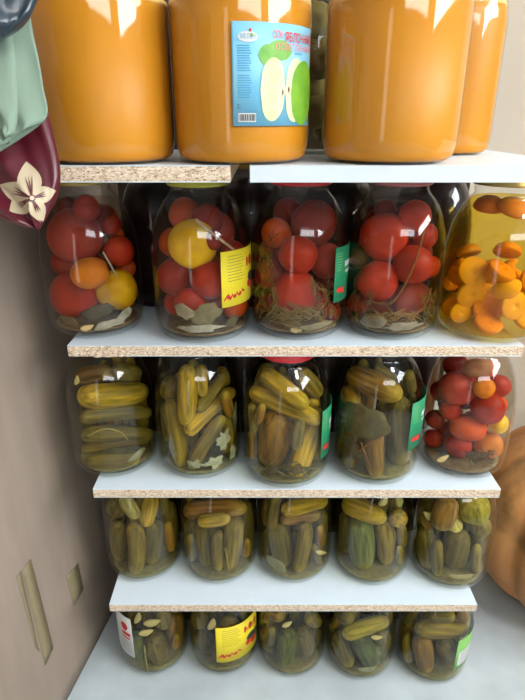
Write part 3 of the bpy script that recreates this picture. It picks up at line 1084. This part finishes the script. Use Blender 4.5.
j = jar3('c4', 'fourth jar on third shelf', 'cucumber jar with broad grey leaf and crossed twigs, fourth on third shelf', .2076, GOLD)
add_leaf(j, 361, 422, 60, 33, (104, 94, 60), -4, 'broad grey-green leaf', .2)
add_leaf(j, 349, 448, 26, 24, (96, 82, 56), 10, 'dark brown leaf', .4)
add_stalk(j, [(359, 451), (370, 443), (384, 435)], 1.0, (142, 92, 46), 'brown twig', dep=.0028)
add_stalk(j, [(361, 442), (365, 453), (370, 466)], 1.0, (142, 92, 46), 'brown twig', dep=.0028)
add_cuke(j, 338, 374, 398, 394, 12, K_BR)
add_cuke(j, 374, 364, 414, 396, 10, K_OL)
add_cuke(j, 399, 400, 398, 468, 13, K_DK)
add_cuke(j, 375, 432, 377, 470, 9, K_BR)
add_cuke(j, 346, 388, 356, 408, 9, K_BR)
add_cuke(j, 416, 392, 417, 440, 7, K_DK)
a0, a1, z0, z1 = label_span(j, 410, 421, 404, 449, .6)
green_label(j, a0, a1, z0, z1)

j = jar3('c5', 'tomato jar above the pumpkin', 'tomato jar at the pumpkin end of the third shelf, beside cucumbers', .3695, PINK, 'tomato')
add_tomato(j, 457, 388, 18, C_PINK)
add_tomato(j, 488, 408, 16, C_RED)
add_tomato(j, 468, 428, 20, C_ORG, 13, 8, noun='orange oval tomato')
add_tomato(j, 458, 447, 18, C_RED)
add_tomato(j, 501, 424, 9.5, C_YEL, 11, 0, noun='small yellow tomato')
add_tomato(j, 492, 446, 14, C_YOR, noun='orange tomato')
add_tomato(j, 450, 409, 13, C_RED)
add_tomato(j, 435, 419, 10, C_DRED)
add_tomato(j, 431, 438, 10, C_DRED)
add_tomato(j, 507, 388, 12, C_PINK)
add_tomato(j, 450, 364, 12, C_DRED)
add_tomato(j, 433, 390, 12, C_DRED)
add_tomato(j, 484, 388, 10, C_YOR, noun='orange tomato')
add_tomato(j, 477, 368, 16, (176, 120, 76), 9, 0, noun='brown onion', name='onion')
add_dill(j, 482, 458, 30, 10, (96, 80, 44), 40, lie=True)
add_clove(j, 443, 458, 6, 70)

# ------------------------------------------------------------------ fourth shelf
D4 = .916; R4 = .0775
def jar4(key, n, label, X, lid):
    J[key] = make_jar(n+' jar on fourth shelf', label, 0, DEP[key], HS4, R4, H3, lid, 'pickle', .214, X=X, Dref=D4); return J[key]
j = jar4('d1', 'first', 'cucumber jar on the fourth shelf by the cardboard, with broad upright cucumbers', -.249, WHITELID)
add_cuke(j, 118, 522, 120, 568, 8.5, K_DK)
add_cuke(j, 134, 524, 135, 568, 8.5, K_OL)
add_cuke(j, 154, 522, 151, 566, 10, K_DK)
add_cuke(j, 124, 497, 136, 516, 6.5, K_PALE, noun='pale cucumber')
add_cuke(j, 152, 498, 146, 524, 7.5, K_YE, noun='yellowish cucumber')
add_cuke(j, 132, 518, 142, 517, 6, K_YE, noun='yellowish cucumber')
add_cuke(j, 109, 514, 111, 554, 9, K_OL)
add_cuke(j, 112, 499, 114, 514, 10, K_DK)
add_cuke(j, 172, 502, 173, 556, 9, K_DK)
j = jar4('d2', 'second', 'cucumber jar with one brown cucumber lying across, second on fourth shelf', -.0905, GOLD)
add_cuke(j, 186, 511, 244, 508, 8.5, (160, 112, 36), noun='long brown cucumber')
add_cuke(j, 200, 521, 228, 518, 6.5, K_YE, noun='yellowish cucumber')
add_cuke(j, 205, 520, 209, 566, 10.5, K_DK)
add_cuke(j, 234, 518, 229, 566, 10.5, K_OL)
add_cuke(j, 249, 502, 250, 556, 8, K_DK)
add_cuke(j, 188, 518, 193, 562, 9, K_DK)
add_cuke(j, 218, 530, 219, 566, 7, K_DK)
add_stalk(j, [(225, 548), (227, 558), (229, 571)], .8, (176, 160, 90), 'pale stalk')
j = jar4('d3', 'third', 'cucumber jar with short brown cut pieces on top, middle of fourth shelf', .0658, GOLD)
add_cuke(j, 284, 510, 326, 500, 7.5, K_YE, noun='yellowish cucumber')
add_cuke(j, 282, 519, 318, 515, 6.5, K_BR)
add_cuke(j, 278, 521, 284, 562, 11, K_DK)
add_cuke(j, 306, 522, 297, 574, 10.5, K_OL)
add_cuke(j, 266, 498, 269, 524, 9, K_BR)
add_cuke(j, 325, 512, 325, 560, 7.5, K_DK)
add_clove(j, 321, 552, 5, 100)
add_leaf(j, 274, 563, 26, 14, (160, 156, 124), -14, 'pale grey leaf')
j = jar4('d4', 'fourth', 'cucumber jar with bright yellow cucumber and pale garlic, fourth on fourth shelf', .2284, PINK)
add_cuke(j, 345, 503, 383, 518, 9.5, K_YE, noun='bright yellowish cucumber')
add_clove(j, 383, 501, 6, 30)
add_clove(j, 398, 501, 7, -20, (196, 192, 130))
add_cuke(j, 394, 516, 402, 520, 8.5, K_YE, noun='yellowish cucumber')
add_cuke(j, 360, 519, 362, 576, 13, K_GR, noun='green cucumber')
add_cuke(j, 383, 520, 384, 575, 10, K_OL)
add_cuke(j, 341, 512, 344, 562, 8.5, K_DK)
add_cuke(j, 403, 526, 401, 566, 8, K_DK)
j = jar4('d5', 'fifth', 'cucumber jar beside the pumpkin at the end of the fourth shelf', .395, GOLD)
add_cuke(j, 471, 508, 482, 509, 15, (160, 150, 64), noun='thick yellowish cucumber')
add_cuke(j, 449, 500, 440, 526, 11, K_BR)
add_clove(j, 427, 516, 6, -40)
add_cuke(j, 452, 519, 456, 528, 9.5, K_PALE, noun='pale cucumber')
add_cuke(j, 476, 528, 486, 524, 10, K_OL)
add_cuke(j, 424, 500, 430, 506, 8, K_DK)
add_cuke(j, 458, 530, 450, 578, 13, K_DK)
add_cuke(j, 478, 532, 474, 576, 11.5, K_DK)
add_cuke(j, 426, 528, 428, 566, 9.5, K_DK)
add_cuke(j, 437, 540, 438, 574, 8, K_DK)
add_leaf(j, 461, 577, 30, 6, (180, 170, 130), 0, 'pale grey leaf')

# ------------------------------------------------------------------ jars on the floor
DF = .915; RF = .0768
def jarf(key, n, label, X, lid):
    J[key] = make_jar(n+' jar on floor', label, 0, DEP[key], HF, RF, H3, lid, 'pickle', .214, X=X, Dref=DF); return J[key]
j = jarf('e1', 'first', 'floor jar by the cardboard, cucumbers with garlic and a white label edge', -.2475, GOLD)
add_clove(j, 137, 618, 6, 20); add_clove(j, 152, 622, 7.5, 80); add_clove(j, 146, 632, 6.5, 80)
add_cuke(j, 154, 634, 162, 672, 11, K_DK)
add_cuke(j, 135, 634, 141, 670, 9, K_GR, noun='green cucumber')
add_cuke(j, 174, 612, 175, 658, 9, K_BR)
add_cuke(j, 160, 610, 165, 626, 8, K_DK)
add_stalk(j, [(144, 646), (146, 660), (148, 671)], .9, (176, 168, 110), 'pale stalk')
a1, zz1 = azz(j, 133, 640, j.R); 
_, z1 = azz(j, 130, 619, j.R); _, z0 = azz(j, 130, 655, j.R)
L = Lab(j, a1-.95, a1, z0, z1, P_WHT)
L.part('red_mark', [L.rect(L.W*.6, L.W*.93, L.Hh*.52, L.Hh*.6), L.rect(L.W*.6, L.W*.9, L.Hh*.44, L.Hh*.48), L.ell(L.W*.72, L.Hh*.74, L.W*.14, L.Hh*.1)], P_RED, .0004)
L.part('small_print', [L.rect(L.W*.55, L.W*.93, L.Hh*(.34-.06*k), L.Hh*(.34-.06*k)+.001) for k in range(5)], P_GRY, .0004)
j = jarf('e2', 'second', 'floor jar of cucumbers wearing a tilted yellow label', -.0887, GOLD)
add_clove(j, 211, 624, 7, 20)
add_cuke(j, 224, 622, 236, 628, 9, K_OL)
add_cuke(j, 200, 630, 206, 668, 9.5, K_DK)
add_cuke(j, 196, 610, 200, 626, 8, K_OL)
add_cuke(j, 248, 612, 249, 656, 8.5, K_DK)
add_cuke(j, 222, 640, 226, 672, 10, K_DK)
a0, a1, z0, z1 = label_span(j, 216, 253, 628, 662, .25)
yellow_label(j, a0, a1, z0, z1)
j = jarf('e3', 'third', 'middle floor jar, murky dark cucumbers and no label', .0665, WHITELID)
add_clove(j, 287, 624, 5, 60)
add_cuke(j, 265, 618, 271, 664, 8.5, K_DK)
add_cuke(j, 288, 630, 284, 666, 9, K_GR, noun='green cucumber')
add_cuke(j, 302, 626, 305, 668, 10, K_DK)
add_cuke(j, 306, 614, 320, 624, 8, K_OL)
add_cuke(j, 320, 628, 321, 658, 7, K_DK)
add_cuke(j, 272, 612, 282, 616, 7, K_BR)
j = jarf('e4', 'fourth', 'floor jar with one yellow-green slice lying over dark cucumbers', .2234, GOLD)
add_cuke(j, 345, 634, 386, 621, 7.5, (180, 164, 60), noun='yellow-green slice')
add_clove(j, 377, 637, 5, 90)
add_cuke(j, 358, 636, 370, 672, 10, (92, 106, 72), noun='green cucumber')
add_cuke(j, 338, 634, 348, 668, 8.5, K_DK)
add_cuke(j, 382, 630, 384, 664, 8.5, K_DK)
add_cuke(j, 338, 612, 352, 618, 8, K_DK)
add_cuke(j, 376, 646, 378, 672, 6, K_GR, noun='green cucumber')
add_leaf(j, 368, 670, 20, 6, (170, 176, 160), 0, 'pale grey leaf')
j = jarf('e5', 'fifth', 'floor jar with pale green label, at the pumpkin end of the row', .388, PINK)
add_cuke(j, 418, 628, 468, 630, 8.5, K_OL)
add_cuke(j, 422, 636, 425, 674, 9.5, K_BR)
add_cuke(j, 446, 638, 448, 674, 9.5, K_DK)
add_cuke(j, 410, 620, 402, 656, 8, K_BR)
add_cuke(j, 462, 640, 460, 668, 8, K_DK)
add_cuke(j, 430, 614, 452, 616, 7, K_DK)
a0, a1, z0, z1 = label_span(j, 456, 468, 641, 668, .45)
L = Lab(j, a0, a1, z0, z1, P_LGN)
L.part('white_panel', [L.rect(L.W*.08, L.W*.62, L.Hh*.12, L.Hh*.58)], P_WHT, .0004)
L.part('small_print', [L.rect(L.W*.14, L.W*.5, L.Hh*(.5-.08*k), L.Hh*(.5-.08*k)+.0012) for k in range(5)], P_DGR, .0006)

# what stands deeper in each jar, out of clear sight
def fill_back(j, kind, n, deep=False):
    rnd = random.Random(int(abs(j.x)*1e4+j.z*1e3))
    made = 0
    for att in range(11000):
        if made >= n: break
        f_ = att/11000
        if kind in ('tomato', 'green'):
            r, L = rnd.uniform(.019, .024)-.0045*f_, 0
        elif kind == 'fruit':
            r, L = rnd.uniform(.016, .021)-.004*f_, 0
        else:
            r, L = rnd.uniform(.0125, .016)-.0045*f_, rnd.uniform(.06, .10)-.05*f_
        a = rnd.uniform(0, 2*PI); rho = math.sqrt(rnd.uniform(.72 if att % 3 else .05, 1))*(j.R-.0045-r)
        p = Vector((rho*math.cos(a), rho*math.sin(a), 0))
        if p.y < (-.004 if kind == 'tomato' else .006) and (kind == 'tomato' or (deep or abs(p.x) < .6*j.R or p.y < -.035)): continue
        top = .205-r-L if kind != 'fruit' else .095
        z = .0115+r+max(top-.0115-r, .0005)*rnd.random()**(1.0 if kind in ('tomato', 'green') else 1.5)
        A, B = p+Vector((0, 0, z)), p+Vector((rnd.uniform(-.012, .012), rnd.uniform(-.012, .012), z+L))
        if L == 0: B = A.copy()
        if not (inside(j, A, r*1.04) and inside(j, B, r*1.04)): continue
        if any(segdist(A, B, c, d) < (r+rr)*(.86 if kind == 'tomato' else .93) for c, d, rr in j.items): continue
        j.items.append((A, B, r))
        if kind in ('tomato', 'green'):
            o = bpy.data.objects.new('tomato', TOMS[made % 5]); o.scale = (r*.985,)*3
            o.rotation_euler = (rnd.uniform(-1, 1), rnd.uniform(-1, 1), 0); col = rnd.choice((C_DRED, C_RED, C_DRED, C_ORG))
            noun, cat = 'tomato', 'tomato'
            if kind == 'green': o.name = 'green_tomato'; noun, cat, col = 'green pickled tomato', 'green tomato', (140, 132, 84)
        elif kind == 'fruit':
            o = bpy.data.objects.new('apricot_half', HALF); o.scale = (r*1.15,)*3
            o.rotation_euler = (rnd.uniform(-3, 3), rnd.uniform(-3, 3), 0); col = rnd.choice((Y1, Y2))
            noun, cat = 'apricot half', 'apricot'
        else:
            me = cuke_mesh((B-A).length, r, rnd.randrange(10**6), .3); me.materials.append(CUKE)
            for q in me.polygons: q.use_smooth = True
            o = bpy.data.objects.new('pickled_cucumber', me); col = rnd.choice((K_DK, K_OL, K_BR, K_DK))
            o.rotation_mode = 'QUATERNION'
            o.rotation_quaternion = Vector((0, 0, 1)).rotation_difference((B-A).normalized())
            noun, cat = 'cucumber', 'cucumber'
        COL.objects.link(o)
        o.location = Vector((j.x, j.y, j.z))+(A+B)/2
        o.color = srgb(*col)
        tag(o, f'{noun} packed behind the front ones, {j.phrase}', cat, f'{noun}s packed deep in the {j.phrase}')
        made += 1
for k in ('b1', 'b2', 'b3', 'b4', 'c5'):
    fill_back(J[k], 'tomato', 32)
fill_back(J['b5'], 'fruit', 18)
fill_back(J['a5'], 'green', 18)
for k in ('c1', 'c2', 'c3', 'c4', 'd1', 'd2', 'd3', 'd4', 'd5', 'e1', 'e2', 'e3', 'e4', 'e5'):
    fill_back(J[k], 'pickle', 20, k == 'c1')

def add_bed(j, col):
    rnd = random.Random(int(j.x*1e4)); off = rnd.random()*30
    v, f = [], []
    n, rings = 40, 8
    for side in (0, 1):
        base = len(v); v.append((0, 0, .0125-.002*side))
        for q in range(1, rings+1):
            for i in range(n):
                a = 2*PI*i/n
                r = (j.R*.86)*q/rings*(1-.05*abs(noise.noise(Vector((math.cos(a)*4+off, math.sin(a)*4, 0)))))
                x, y = r*math.cos(a), r*math.sin(a)
                lift = .003*noise.noise(Vector((x*70, y*70, off)))
                v.append((x, y, .0125+(.003*(q/rings)**3)-.0018*side+max(lift, -.001)*(1 if side == 0 else .4)))
        for i in range(n):
            i2 = (i+1) % n
            f.append((base, base+1+i, base+1+i2))
            for q in range(rings-1):
                f.append((base+1+q*n+i, base+1+(q+1)*n+i, base+1+(q+1)*n+i2, base+1+q*n+i2))
    o0, o1 = 1+(rings-1)*n, 1+rings*n+1+(rings-1)*n
    for i in range(n):
        i2 = (i+1) % n
        f.append((o0+i, o1+i, o1+i2, o0+i2))
    o = link('herb_bed', recalc(pydata('herb_bed', v, f)), HERB); o.location = (j.x, j.y, j.z); o.color = srgb(*col)
    tag(o, f'tangled herb bits lying on the bottom of the {j.phrase}', 'herbs'); o['kind'] = 'stuff'
for k in ('b1', 'b2', 'b3', 'b4', 'c5'):
    add_bed(J[k], (140, 128, 92))
for k in ('c1', 'c2', 'c3', 'c4', 'd1', 'd2', 'd3', 'd4', 'd5', 'e1', 'e2', 'e3', 'e4', 'e5'):
    add_bed(J[k], (142, 136, 98))

# labels of the contents: what it is, where in its row, which jar
byrow = {}
for o, j, noun, p, cat in PENDING:
    byrow.setdefault((j.phrase, noun, row_of(p.z/.22)), []).append((o, p, cat))
for (phrase, noun, row), lst in byrow.items():
    lst.sort(key=lambda q: q[1].x)
    for i, (o, p, cat) in enumerate(lst):
        if len(lst) == 1:
            lab = f'{noun} in the {row} row inside the {phrase}'
            if row == 'top': lab = f'{noun} near the top of the {phrase}'
            if row == 'bottom': lab = f'{noun} near the bottom of the {phrase}'
            if row == 'middle': lab = f'{noun} halfway up the {phrase}'
        else:
            lab = f'{noun}, {ORD[i]} from cardboard in {row} row, {phrase}'
        tag(o, lab, cat)

# ------------------------------------------------------------------ back row: jars of dark compote seen as slivers
def compote(X, D, hb, R, H, label):
    make_jar('', label, 0, D, hb, R, H, GOLD, 'compote', .215, X=X)
for xs, hb, H, D, nm in (((-.19, -.02, .139, .312), HS2, 1.135-.066-HS2, 1.035, 'tomato shelf'), ((-.193, -.036, .126, .289), HS3, H3, 1.036, 'third shelf'),
                         ((-.17, -.012, .147, .312), HS4, H3, 1.052, 'fourth shelf'), ((-.168, -.011, .145, .306), HF, H3, 1.052, 'floor')):
    for i, x in enumerate(xs):
        compote(x, D, hb, .074, H, f'dark compote jar in the back row of the {nm}, behind the {ORD[i]} gap')

_o = [(-.30, 0), (.43, 0), (.43, 1.066), (.16, 1.066), (.16, 1.42), (-.30, 1.42)]  # added dark sheet: its colour stands in for the shade between the jars
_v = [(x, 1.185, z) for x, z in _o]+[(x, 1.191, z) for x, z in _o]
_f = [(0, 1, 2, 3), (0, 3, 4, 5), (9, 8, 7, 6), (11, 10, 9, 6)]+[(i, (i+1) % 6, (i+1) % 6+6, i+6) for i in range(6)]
bp = link('back_shade_sheet', recalc(pydata('back_shade_sheet', _v, _f)), plain('painted_back_shade', srgb(58, 50, 44), 0.9, spec=.1, var=.2, scale=8), smooth=False)
tag(bp, 'dark brown sheet added as the deep shade behind the jar shelves', 'panel')
# ------------------------------------------------------------------ cardboard sheet with tape on the panel side
M_CARD = plain('grey_brown_cardboard', srgb(155, 139, 125), 0.85, spec=.2, scale=6, col2=srgb(144, 129, 116), stretch=(1, 3, .6))
M_TAPE = plain('brown_tape', srgb(138, 126, 96), 0.6, spec=.3, var=.1, scale=30)
card = empty('cardboard_sheet', (-.41, .793, 0), 'tall grey-brown cardboard sheet leaning beside the shelves, patched with tape', 'cardboard')
SL = .176
def card_x(y): return -.41+SL*(y-.793)
nrm = Vector((1, -SL, 0)).normalized()
def cp(y, z, off=0):           # local point on the sheet's face
    return Vector((card_x(y)+.41, y-.793, z))+nrm*off
v = []
f = []
ny, nz = 40, 40
for side in (0, 1):
    for iz in range(nz+1):
        for iy in range(ny+1):
            y = .05+(1.36-.05)*iy/ny; z = 1.75*iz/nz
            w = .004*noise.noise(Vector((y*2.2, z*1.6, 3.1)))-.002
            v.append(cp(y, z, (-.006 if side else 0)+w))
M_ = (ny+1)*(nz+1)
for iz in range(nz):
    for iy in range(ny):
        a = iz*(ny+1)+iy
        f.append((a, a+1, a+ny+2, a+ny+1)); f.append((M_+a, M_+a+ny+1, M_+a+ny+2, M_+a+1))
ring = [i for i in range(ny+1)]+[k*(ny+1)+ny for k in range(1, nz+1)]+[nz*(ny+1)+i for i in range(ny-1, -1, -1)]+[k*(ny+1) for k in range(nz-1, 0, -1)]
for a, b in zip(ring, ring[1:]+ring[:1]):
    f.append((a, M_+a, M_+b, b))
link('sheet', recalc(pydata('sheet', v, f)), M_CARD, card)
def card_hit(px, py):
    d = ray(px, py)
    # plane x = -.41 + SL*(y-.793)
    t = (-.41-SL*.793-CAM.x+SL*CAM.y)/(d.x-SL*d.y)
    p = CAM+d*t
    return p.y, p.z
def tape(corners, off, name='tape_strip'):
    P = [card_hit(*c) for c in corners]
    v, f = [], []
    n = 10
    for lay in (0, 1):
        for i in range(n+1):
            t = i/n
            for e in (0, 1):
                a, b = (P[0], P[3]) if e == 0 else (P[1], P[2])
                y, z = a[0]+(b[0]-a[0])*t, a[1]+(b[1]-a[1])*t
                w = .004*noise.noise(Vector((y*2.2, z*1.6, 3.1)))-.002
                v.append(cp(y, z, w+off+.0004*(1-lay)))
    M2 = 2*(n+1)
    for i in range(n):
        a = 2*i
        f.append((a, a+1, a+3, a+2)); f.append((M2+a, M2+a+2, M2+a+3, M2+a+1))
        f.append((a, a+2, M2+a+2, M2+a)); f.append((a+1, M2+a+1, M2+a+3, a+3))
    f.append((0, M2, M2+1, 1)); f.append((2*n, 2*n+1, M2+2*n+1, M2+2*n))
    link(name, recalc(pydata(name, v, f)), M_TAPE, card)
tape([(22.5, 570), (31, 559), (54, 648), (46, 666)], .0008)
tape([(17, 577), (21, 571), (40, 652), (36, 648)], .0005)
tape([(66.5, 577), (78, 563), (84, 589), (74, 606)], .0006)

# ------------------------------------------------------------------ pumpkin
M_PUMP = plain('pumpkin_rind', srgb(226, 166, 104), 0.5, spec=.35, scale=6, col2=srgb(192, 128, 72), bump=.1, stretch=(1, 1, .5), lo=.36, hi=.6)
nt = M_PUMP.node_tree
pb = [n for n in nt.nodes if n.type == 'BSDF_PRINCIPLED'][0]
src = pb.inputs['Base Color'].links[0].from_socket
tc = [n for n in nt.nodes if n.type == 'TEX_COORD'][0]
n2 = N(nt, 'ShaderNodeTexNoise'); n2.inputs['Scale'].default_value = 9; n2.inputs['Detail'].default_value = 6
nt.links.new(tc.outputs['Object'], n2.inputs['Vector'])
c2 = N(nt, 'ShaderNodeValToRGB'); c2.color_ramp.elements[0].position = .56; c2.color_ramp.elements[0].color = (0, 0, 0, 1)
c2.color_ramp.elements[1].position = .72; c2.color_ramp.elements[1].color = (.75, .75, .75, 1)
nt.links.new(n2.outputs['Fac'], c2.inputs[0])
mx = N(nt, 'ShaderNodeMixRGB'); mx.inputs[2].default_value = srgb(104, 84, 48)
nt.links.new(c2.outputs[0], mx.inputs[0]); nt.links.new(src, mx.inputs[1]); nt.links.new(mx.outputs[0], pb.inputs['Base Color'])
M_STEM = plain('pumpkin_stem', srgb(120, 110, 64), 0.8, var=.3, scale=30, bump=.4)
pk = empty('pumpkin', (.775, 1.075, 0), 'huge ribbed orange pumpkin on the floor beside the shelves', 'pumpkin')
v, f = [], []
nu, nv = 120, 48
RP, HP = .262, .47
for i in range(nv+1):
    t = PI*i/nv
    for k in range(nu):
        a = 2*PI*k/nu
        rib = 1-.085*math.sin(t)**.6*(1-abs(math.cos(5.5*a+.35)))**1.6*1.0
        lump = 1+.03*noise.noise(Vector((math.cos(a)*1.3, math.sin(a)*1.3, t)))
        rr = RP*math.sin(t)**.92*rib*lump if 0 < i < nv else 0
        z = HP/2+HP/2*math.cos(t)
        if t < .6: z -= .035*(1-t/.6)**1.4
        if t > PI-.5: z += .006*(1-(PI-t)/.5)
        v.append((rr*math.cos(a), rr*math.sin(a), z))
for i in range(nv):
    for k in range(nu):
        k2 = (k+1) % nu
        f.append((i*nu+k, (i+1)*nu+k, (i+1)*nu+k2, i*nu+k2))
me = pydata('rind', v, f)
bm = bmesh.new(); bm.from_mesh(me); bmesh.ops.remove_doubles(bm, verts=bm.verts, dist=1e-5)
bmesh.ops.recalc_face_normals(bm, faces=bm.faces); bm.to_mesh(me); bm.free()
link('rind', me, M_PUMP, pk)
v, f = tube('stem', spline([(0, 0, HP-.045), (.004, .002, HP), (.02, .01, HP+.04), (.05, .02, HP+.06)], 5), .03, 12, .018)
link('stem', recalc(pydata('stem', v, f)), M_STEM, pk)

# ------------------------------------------------------------------ bags and cloth hanging beside the juice
def drape(name, left, right, depth, thick, m, folds, label, cat, seed, nrow=36, ncol=44, pad=0.0):
    """a hanging folded cloth: its two side outlines as image points at one distance, then given fullness and folds"""
    rnd = random.Random(seed)
    Lp, Rp = spline([Vector((a, b, 0)) for a, b in left], 12), spline([Vector((a, b, 0)) for a, b in right], 12)
    def at(P, t):
        q = t*(len(P)-1); i = min(int(q), len(P)-2); return P[i].lerp(P[i+1], q-i)
    v, f = [], []
    for side in (0, 1):
        for r in range(nrow+1):
            a, b = at(Lp, r/nrow), at(Rp, r/nrow)
            for c in range(ncol+1):
                u = c/ncol
                q = a.lerp(b, u)
                edge = max(0, 1-(2*u-1)**2)**.5*min(1, 5*(1-r/nrow)+.12)
                fo = 0
                for fr, am, ph in folds:
                    fo += am*math.sin(fr*u*2*PI+ph+1.4*noise.noise(Vector((u*1.5, r/nrow*2, seed))))
                fo += .004*noise.noise(Vector((u*6, r/nrow*5, seed)))
                d = depth
                off = -thick*edge*.5-fo*edge if side == 0 else thick*edge*.5
                P = CAM+ray(q.x, q.y)*d
                v.append(P+Vector((.25*off, off, 0)))
    M2 = (nrow+1)*(ncol+1)
    for r in range(nrow):
        for c in range(ncol):
            k = r*(ncol+1)+c
            f.append((k, k+1, k+ncol+2, k+ncol+1)); f.append((M2+k, M2+k+ncol+1, M2+k+ncol+2, M2+k+1))
    n = ncol+1
    ring = list(range(n))+[k*n+ncol for k in range(1, nrow+1)]+[nrow*n+i for i in range(ncol-1, -1, -1)]+[k*n for k in range(nrow-1, 0, -1)]
    for a, b in zip(ring, ring[1:]+ring[:1]):
        f.append((a, M2+a, M2+b, b))
    me = pydata(name, v, f)
    bm = bmesh.new(); bm.from_mesh(me); bmesh.ops.remove_doubles(bm, verts=bm.verts, dist=1e-6)
    bmesh.ops.recalc_face_normals(bm, faces=bm.faces); bm.to_mesh(me); bm.free()
    o = link(name, me, m)
    c = Vector((me.vertices[0].co.x, me.vertices[0].co.y, me.vertices[0].co.z))
    me.transform(Matrix.Translation(-c)); o.location = c
    return tag(o, label, cat)

M_MINT = plain('mint_fabric', srgb(122, 142, 126), 0.75, spec=.2, var=.08, scale=12)
M_MAROON = plain('maroon_bag_film', srgb(88, 22, 36), 0.35, spec=.5, var=.25, scale=14)
M_TEAL = plain('dark_teal_film', srgb(42, 58, 70), 0.3, spec=.5, var=.35, scale=16)
M_CREAM = plain('cream_print', srgb(182, 166, 138), 0.5, var=.08, scale=30)
bag = drape('hanging_bag', [(-95, 60), (-75, 130), (-45, 190), (-10, 212), (18, 224), (38, 229)], [(36, 60), (45, 100), (53, 132), (59.5, 168), (56, 195), (39.5, 230)],
            .515, .026, M_MAROON, [(2, .005, .4), (5, .0015, 1)], 'maroon bag printed with a cream flower, hanging under the mint cloth', 'bag', 11)
drape('hanging_cloth', [(-100, -40), (-95, 20), (-80, 100), (-50, 150), (-20, 160), (-2, 152)], [(24, -40), (31, 20), (38, 55), (43, 85), (46, 118), (14, 133)],
      .478, .014, M_MINT, [(1.5, .007, 1.0), (4, .002, 0)], 'folded mint green cloth hanging over the maroon bag', 'cloth', 5)
drape('hanging_cloth_lobe', [(-60, 20), (-60, 70), (-40, 120), (-15, 140), (0, 146), (8, 137)], [(10, 20), (16, 60), (18, 95), (17, 120), (14, 132), (11, 136)],
      .458, .010, M_MINT, [(1, .004, 2.0)], 'tmp', 'cloth', 8)
drape('hanging_bag', [(-110, -60), (-105, -20), (-80, 30), (-40, 48), (-8, 41)], [(58, -60), (48, -22), (36, 2), (27, 18), (4, 37)],
      .432, .026, M_TEAL, [(3, .006, .2), (7, .002, 1)], 'dark blue-grey plastic bag hanging above the mint cloth', 'bag', 21)
cl = bpy.data.objects['hanging_cloth']; lb = bpy.data.objects['hanging_cloth_lobe']
off = lb.location-cl.location
lb.parent = cl; lb.location = off; lb.name = 'fold'
for k in ('label', 'category'):
    del lb[k]

# flower print laid on the bag's front
from mathutils.bvhtree import BVHTree
bv = BVHTree.FromPolygons([vv.co+bag.location for vv in bag.data.vertices], [tuple(p.vertices) for p in bag.data.polygons])
def on_bag(px, py, lift):
    d = ray(px, py).normalized()
    h = bv.ray_cast(CAM, d)
    if h[0] is None:
        return None
    return h[0]-d*lift
def patch(name, poly_fn, m, lift, n=9, k=24):
    v, f = [], []
    for q in range(n+1):
        for i in range(k):
            x, y = poly_fn(2*PI*i/k, q/n)
            p = on_bag(x, y, lift)
            if p is None:
                return None
            v.append(p-bag.location)
    for q in range(n):
        for i in range(k):
            i2 = (i+1) % k
            f.append((q*k+i, q*k+i2, (q+1)*k+i2, (q+1)*k+i))
    me = pydata(name, v, f)
    return link(name, me, m, bag)
def petal(cx, cy, ang, L, wd):
    a = math.radians(ang)
    ux, uy = math.cos(a), math.sin(a)
    def fn(t, q):
        # pointed oval from the flower's heart outwards
        s = .5-.5*math.cos(t)
        w = wd*math.sin(PI*s**.85)**.9*(1 if math.sin(t) >= 0 else -1)*.5
        x, y = s*L, w
        mx_, my_ = .5*L, 0
        x, y = mx_+(x-mx_)*q, my_+(y-my_)*q
        return cx+ux*x-uy*y, cy+uy*x+ux*y
    return fn
FL = (32, 198)
for ang, L, wd in ((-99, 37, 25), (-158, 35, 20), (150, 26, 22), (64, 26, 17), (-17, 25, 17)):
    o = patch('petal', petal(*FL, ang, L, wd), M_CREAM, .0012)
    if o is not None:
        for da in (-9, 0, 9):
            vv = patch('petal_vein', petal(*FL, ang+da, L*.62, 1.4), M_MAROON, .0020, 2)
            if vv is not None:
                vv.parent = o
def disc(cx, cy, r):
    return lambda t, q: (cx+r*q*math.cos(t), cy+r*q*math.sin(t))
patch('flower_heart', disc(32, 198, 3.6), M_MAROON, .0024, 3)
patch('flower_centre', disc(32, 198, 2.3), M_CREAM, .0030, 3)
for a, L in ((62, 24), (54, 26)):
    patch('flower_stalk', petal(26, 206 if a == 62 else 209, a-12, L*.8, 2.0), M_CREAM, .0012, 2)
